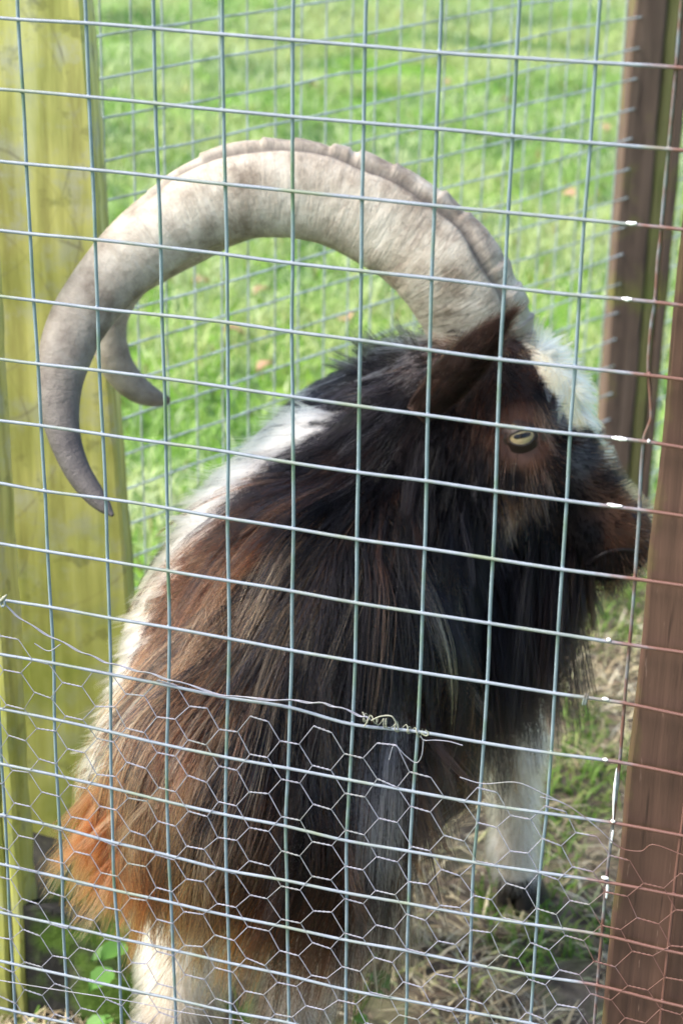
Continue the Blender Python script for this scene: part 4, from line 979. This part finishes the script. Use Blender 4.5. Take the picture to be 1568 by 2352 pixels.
# ------------------------------------------------------------------ front welded mesh
def fence_pt(x, y, Y=0.0): return atY(x, y, Y)
D_ = [(1,0,0,[(85,85),(398,103),(708,127),(1020,155),(1342,183)]),(1,1,0,[(104,418),(410,442),(716,470),(1025,502),(1343,533)]),
(1,2,0,[(122,753),(424,776),(727,806),(1032,841),(1343,876)]),(1,3,0,[(141,1070),(436,1098),(738,1130),(1040,1165)]),
(2,0,5,[(108,208),(452,235),(803,260),(1163,285),(1535,310)]),(2,1,5,[(102,560),(438,590),(784,621),(1141,650),(1503,680)]),
(2,2,5,[(95,910),(427,941),(764,973),(1114,1005),(1470,1040)]),(3,3,4,[(1344,28)]),
(3,4,0,[(158,198),(449,233),(744,265),(1045,299),(1341,342)]),(3,5,0,[(173,487),(459,520),(752,557),(1047,598),(1343,640)]),
(3,6,0,[(190,773),(473,812),(763,855),(1049,895),(1345,943)]),(3,7,0,[(208,1072),(487,1110),(770,1150)]),
(4,3,5,[(92,65),(413,100),(748,138),(1092,175),(1440,208)]),(4,4,5,[(87,383),(404,424),(730,467),(1072,503),(1413,540)]),
(4,5,5,[(82,683),(397,725),(716,769),(1050,810),(1388,848)]),(4,6,5,[(78,985),(389,1027),(706,1075),(1035,1118),(1368,1158)]),
(5,7,3,[(1047,20),(1346,68)]),(5,8,0,[(220,175),(496,215),(773,262),(1052,308),(1341,355)]),(5,9,0,[(236,430),(506,478),(777,522),(1055,573),(1343,628)]),
(5,10,0,[(248,685),(508,735),(775,788),(1048,845),(1335,890)]),(5,11,0,[(253,945),(508,1000),(768,1062),(1040,1118),(1325,1168)]),
(6,7,5,[(70,118),(382,160),(695,207),(1015,255),(1345,298)]),(6,8,5,[(67,407),(371,455),(681,502),(996,550),(1320,600)]),
(6,9,5,[(63,677),(360,728),(668,775),(980,825),(1300,870)]),(6,10,5,[(52,965),(348,1000),(650,1050),(963,1098),(1275,1140)]),
(7,12,0,[(262,28),(512,85),(768,148),(1035,208),(1312,260)]),(7,13,-1,[(22,210),(273,265),(520,333),(775,393),(1038,460),(1318,510)]),
(7,14,-1,[(35,440),(285,495),(528,555),(787,610),(1045,670),(1320,725)]),(7,15,-1,[(45,665),(293,718),(543,775),(797,830),(1052,888),(1322,945)]),
(7,16,-1,[(58,890),(305,945),(553,1000),(805,1055),(1060,1112),(1325,1160)]),(7,17,-1,[(70,1110),(315,1165)]),
(8,11,5,[(40,50),(330,102),(632,155),(940,200),(1245,245)]),(8,12,5,[(25,328),(315,375),(608,425),(910,470),(1215,515)]),
(8,13,5,[(25,568),(310,615),(597,668),(895,715),(1195,760)]),(8,14,5,[(23,783),(303,832),(588,890),(882,945),(1175,990)]),(8,15,5,[(20,1010),(300,1060),(580,1112),(868,1165)])]
OFF = {1: (0, 0), 2: (1106, 0), 3: (0, 830), 4: (1106, 830), 5: (0, 1660), 6: (1106, 1660), 7: (0, 2488), 8: (1106, 2488)}
GP = {}
for c, h, v0, l in D_:                                     # welds measured on the photograph, put on the fence plane
    for i, (x, y) in enumerate(l):
        p = fence_pt((OFF[c][0] + x / 1.41772) * W0 / 2212, (OFF[c][1] + y / 1.41772) * W0 / 2212)
        GP[(v0 + i, h)] = (p[0], p[2])
V0, V1, H0_, H1_ = -8, 15, -6, 24
def ideal(v, h): return np.array([0.05 * v, H0Z - 0.05 * h])
dev = {k: np.array(p) - ideal(*k) for k, p in GP.items()}
def dv(v, h):                                              # deviation from the ideal grid, clamped outside the frame
    if (v, h) in dev: return dev[(v, h)]
    best = sorted(dev, key=lambda k: (k[0] - v) ** 2 + (k[1] - h) ** 2)[:2]; d = math.hypot(best[0][0] - v, best[0][1] - h)
    return (dev[best[0]] * 0.6 + dev[best[1]] * 0.4) * math.exp(-d / 5)
GRID = {(v, h): ideal(v, h) + dv(v, h) for v in range(V0, V1 + 1) for h in range(H0_, H1_ + 1)}
WR = 0.00130
fence = empty('wire_mesh_fence', (0.25, 0.0, 0.0), 'grey welded square wire mesh fence in front of the goat', 'fence')
for v in range(V0, V1 + 1):
    pts = [(GRID[(v, h)][0], 0.0, GRID[(v, h)][1]) for h in range(H0_, H1_ + 1)]
    if v == 9:                                             # kinked wire beside the post
        bend = [(1140, 0), (1125, 130), (1105, 440), (1075, 640), (1052, 900), (1048, 1080), (1062, 1250), (1068, 1430), (1050, 1500), (1003, 1620), (990, 1750), (977, 1950), (970, 2150), (960, 2352)]
        bp = [fence_pt((1700 + x / 2.613) * W0 / 2212, (800 + y / 2.613) * W0 / 2212) for x, y in bend]
        pts = [p for p in pts if p[2] > bp[0][2] + 0.01] + [(p[0], 0.0, p[2]) for p in bp] + [p for p in pts if p[2] < bp[-1][2] - 0.01]
    P = catmull(pts, len(pts) * 4); P = P[P[:, 2] > 0.01]
    nz = np.stack([P[:, 2], np.full(len(P), v * 1.31)], 1)
    P[:, 0] += 0.0012 * (vnoise(nz, 16, 81) - 0.5)
    tubes('wire', [P], WR, M_VW, fence, 8)
for h in range(H0_, H1_ + 1):
    pts = [(GRID[(v, h)][0], -0.0024, GRID[(v, h)][1]) for v in range(V0, V1 + 1)]
    P = catmull(pts, len(pts) * 4)
    if P[:, 2].min() < 0.01: continue
    nz = np.stack([P[:, 0], np.full(len(P), h * 1.31)], 1)
    P[:, 2] += 0.0014 * (vnoise(nz, 16, 82) - 0.5)
    tubes('wire', [P], WR, M_HW, fence, 8)
WV, WF = [], []
for (v, h), g_ in GRID.items():
    if g_[1] < 0.02: continue
    b0 = len(WV); r1, r2 = 0.0017 * rng.uniform(0.8, 1.3), 0.0021 * rng.uniform(0.8, 1.2)
    for z in (-0.7, 0.7):
        for a_ in np.arange(6) * math.pi / 3: WV.append((g_[0] + r1 * 0.8 * math.cos(a_), -0.0012 + 0.0024 * z * 0.5, g_[1] + r2 * 0.8 * math.sin(a_)))
    WV += [(g_[0], -0.0026, g_[1]), (g_[0], 0.0004, g_[1])]
    for j in range(6):
        k_ = (j + 1) % 6; WF += [(b0 + j, b0 + k_, b0 + 6 + k_), (b0 + j, b0 + 6 + k_, b0 + 6 + j), (b0 + 12, b0 + k_, b0 + j), (b0 + 13, b0 + 6 + j, b0 + 6 + k_)]
wl_ = mesh_obj('weld_joints', WV, WF, M_VW, fence); wl_['kind'] = 'stuff'
# flakes of white paint on wires and post arris
def S(c, x, y): return (OFF[c][0] + x / 1.41772) * W0 / 2212, (OFF[c][1] + y / 1.41772) * W0 / 2212
def blob(name, pts, r, mat, parent, Y):
    P = catmull([fence_pt(*p, Y) for p in pts], 14); k = 8
    r = r * 0.66
    rr = r * (np.sin(np.linspace(0.15, math.pi - 0.15, 14)) ** 0.5) * (0.75 + 0.5 * rng.random(14))
    return mesh_obj(name, *tube(P, rr, k), mat, parent)
for pts, r in (([S(2, 1306, 1022), S(2, 1330, 1027), S(2, 1355, 1025)], 0.0021), ([S(4, 1285, 193), S(4, 1310, 198), S(4, 1332, 197)], 0.0021), ([S(4, 1240, 833), S(4, 1275, 838), S(4, 1310, 843)], 0.0023),
               ([S(4, 1218, 1138), S(4, 1250, 1146), S(4, 1288, 1148)], 0.0021), ([S(6, 1215, 583), S(6, 1235, 588)], 0.0020), ([S(6, 1195, 855), S(6, 1225, 860)], 0.0019), ([S(6, 1198, 1134), S(6, 1222, 1138)], 0.0020),
               ([S(4, 1403, 848), S(4, 1416, 850)], 0.0019), ([S(8, 1235, 243), S(8, 1255, 247)], 0.0022), ([S(8, 1192, 503), S(8, 1225, 508)], 0.0021)):
    blob('paint_flake', pts, r, M_CHIP, fence, -0.0033)
for pts, r in (([S(8, 1262, 0), S(8, 1256, 60), S(8, 1249, 150), S(8, 1246, 235)], 0.0014), ([S(8, 1246, 285), S(8, 1242, 310), S(8, 1237, 345)], 0.0014), ([S(8, 1221, 510), S(8, 1219, 560), S(8, 1214, 600)], 0.0018)):
    blob('paint_flake', pts, r, M_CHIP, fence, -0.0012)
# wire clip and joint on the mesh
cl = [S(6, 1128, 830), S(6, 1122, 850), S(6, 1112, 885)]
for dx in (-6, 4): blob('wire_clip', [(p[0] + dx * 0.55, p[1]) for p in cl], 0.0016, M_HW, fence, -0.0066)
cl = [S(5, 34, 378), S(5, 15, 398), S(5, -8, 418)]
blob('wire_clip', cl, 0.0022, M_TIE, fence, -0.0068)
blob('wire_clip', [S(5, 18, 395), S(5, 24, 425), S(5, 10, 430), S(5, 2, 405)], 0.0016, M_HW, fence, -0.0068)

# ------------------------------------------------------------------ hexagonal netting tied to the lower mesh
PA, PBH, TW = 0.0515, 0.0318, 0.0150                       # column period (two columns), row pitch, twist length
NR = 0.00038
edge = [(-400, 1330), (0, 1378), (10, 1386), (130, 1466), (250, 1520), (380, 1556), (520, 1594), (740, 1630), (880, 1672), (965, 1692), (985, 1745), (1060, 1780), (1185, 1800), (1303, 1850), (1450, 1952), (1580, 1965), (2100, 2060)]
EP = np.array([fence_pt(*p) for p in edge])[:, [0, 2]]
def edge_z(x): return np.interp(x, EP[:, 0], EP[:, 1])
org = fence_pt(522 * W0 / 2212, 2860 * W0 / 2212)
ox, oz = org[0], org[2]
def node(ci, rj, endp):                                    # column ci, row rj (half-shifted on odd columns); endp 0 left end, 1 right end of the twist
    x = ox + PA / 2 * ci + TW * endp; z = oz + PBH * (rj + 0.5 * (ci % 2)) - 0.0012 * ci + (0.0 if endp == 0 else -0.0006)
    q = np.array([[x, z]])
    x += (vnoise(q, 9, 91)[0] - 0.5) * 0.010 + (vnoise(q, 60, 92)[0] - 0.5) * 0.0035; z += (vnoise(q, 8, 93)[0] - 0.5) * 0.012 + (vnoise(q, 60, 94)[0] - 0.5) * 0.0045
    sag = np.clip((0.10 - x) / 0.2, 0, 1) * np.clip(1 - (edge_z(x) - z) / 0.12, 0, 1)
    z -= sag * 0.008
    return np.array([x, -0.0030 + (vnoise(q, 40, 95)[0] - 0.5) * 0.0022, z])
net = empty('hexagonal_netting', (0.2, -0.004, 0.0), 'torn hexagonal chicken wire netting tied over the lower part of the mesh', 'netting')
CI = range(-15, 29); RJ = range(-16, 22)
NODE = {(i, j, e): node(i, j, e) for i in CI for j in RJ for e in (0, 1)}
def inside(p): return p[2] < edge_z(p[0]) - 0.001 and p[2] > 0.012
def strand_pts(i, j, e0):
    return None
for j in RJ:                                               # one wire = zigzag: twist with the wire above, then with the one below
    runs, cur = [], []
    for i in CI:
        jj = j if i % 2 == 0 else (j - 1)                  # odd columns sit half a row higher, so this wire dips to the lower twist
        k0, k1 = (i, jj, 0), (i, jj, 1)
        if k0 not in NODE or not (inside(NODE[k0]) and inside(NODE[k1])):
            if len(cur) > 4: runs.append(cur)
            cur = []; continue
        a, b = NODE[k0], NODE[k1]; sgn = 1 if i % 2 == 0 else -1
        tt = np.linspace(0, 1, 13); ph = 2 * math.pi * 2.0 * tt + (0 if sgn > 0 else math.pi) ; env = 0.00040
        for q, f_ in zip(tt, ph):
            cur.append(a + (b - a) * q + np.array([0, math.cos(f_), math.sin(f_)]) * env)
    if len(cur) > 4: runs.append(cur)
    for rn in runs:
        tubes('wire', [np.array(rn)], NR, M_NET, net, 5)
    runs, cur = [], []
    for i in CI:                                           # the partner wire that rises on the odd columns
        jj = j
        k0, k1 = (i, jj, 0), (i, jj, 1)
        if k0 not in NODE or not (inside(NODE[k0]) and inside(NODE[k1])):
            if len(cur) > 4: runs.append(cur)
            cur = []; continue
        a, b = NODE[k0], NODE[k1]
        tt = np.linspace(0, 1, 13); ph = 2 * math.pi * 2.0 * tt + (math.pi if i % 2 == 0 else 0)
        for q, f_ in zip(tt, ph):
            cur.append(a + (b - a) * q + np.array([0, math.cos(f_), math.sin(f_)]) * 0.00040)
    if len(cur) > 4: runs.append(cur)
    for rn in runs:
        tubes('wire', [np.array(rn)], NR, M_NET, net, 5)
# selvedge wire along the torn top, loose ends
sel = [(-30, 1345), (8, 1385), (60, 1428), (130, 1468), (200, 1502), (256, 1524), (330, 1543), (400, 1563), (520, 1597), (640, 1607), (720, 1613), (770, 1622), (830, 1644), (850, 1650)]
P = catmull([fence_pt(*p, -0.0058) for p in sel], 90); P[:, 2] += 0.0006 * np.sin(np.arange(90) * 0.9)
tubes('selvedge_wire', [P], 0.0006, M_NET, net, 5)
P2 = P + np.array([0, -0.0006, 0]); P2[:, 2] += 0.0008 * np.cos(np.arange(90) * 0.9); tubes('selvedge_wire', [P2], 0.0005, M_NET, net, 5)
for pts in ([(80, 1440 + 38), (112, 1500 - 5), (140, 1480)], [(965, 1690), (974, 1700), (1000, 1700), (1030, 1703), (1062, 1712)], [(972, 1700), (968, 1735), (955, 1752), (930, 1735), (905, 1712), (893, 1745)],
            [(1055, 1785), (1110, 1800), (1185, 1797), (1245, 1822), (1303, 1850)], [(1240, 1830), (1300, 1848), (1370, 1900), (1420, 1945), (1470, 1955), (1500, 1940), (1570, 1965)], [(-10, 2250), (110, 2270), (300, 2300), (420, 2325), (560, 2345)]):
    P = catmull([fence_pt(*p, -0.0056) for p in pts], 40); tubes('loose_wire', [P], 0.00045, M_NET, net, 5)
# tie wire wound round one mesh wire
tie = empty('tie_wire', tuple(fence_pt(890, 1660, -0.004)), 'messy coil of thin tie wire wound round a mesh wire above grey hair', 'wire')
a, b = fence_pt(826, 1645, -0.0031), fence_pt(966, 1684, -0.0031); tt = np.linspace(0, 1, 220)
rr = 0.0020 + 0.0018 * vnoise(np.stack([tt * 9, tt * 0], 1), 1, 97)
ph = tt * 2 * math.pi * 11 + 2.2 * vnoise(np.stack([tt * 6, tt * 0], 1), 1, 98)
tv = tt + 0.03 * np.sin(ph * 0.37)
P = a + (b - a) * tv[:, None] + np.stack([0.002 * np.sin(ph * 0.5), np.cos(ph) * rr, np.sin(ph) * rr], 1)
tubes('coil', [P], 0.00045, M_TIE, tie, 5)
for pts in ([(966, 1684), (978, 1690), (984, 1684), (976, 1677)], [(850, 1642), (842, 1660), (836, 1668)], [(852, 1655), (872, 1646), (895, 1644), (905, 1652), (912, 1668)]):
    P = catmull([fence_pt(*p, -0.0078) for p in pts], 24); tubes('loose_end', [P], 0.0006, M_TIE, tie, 5)
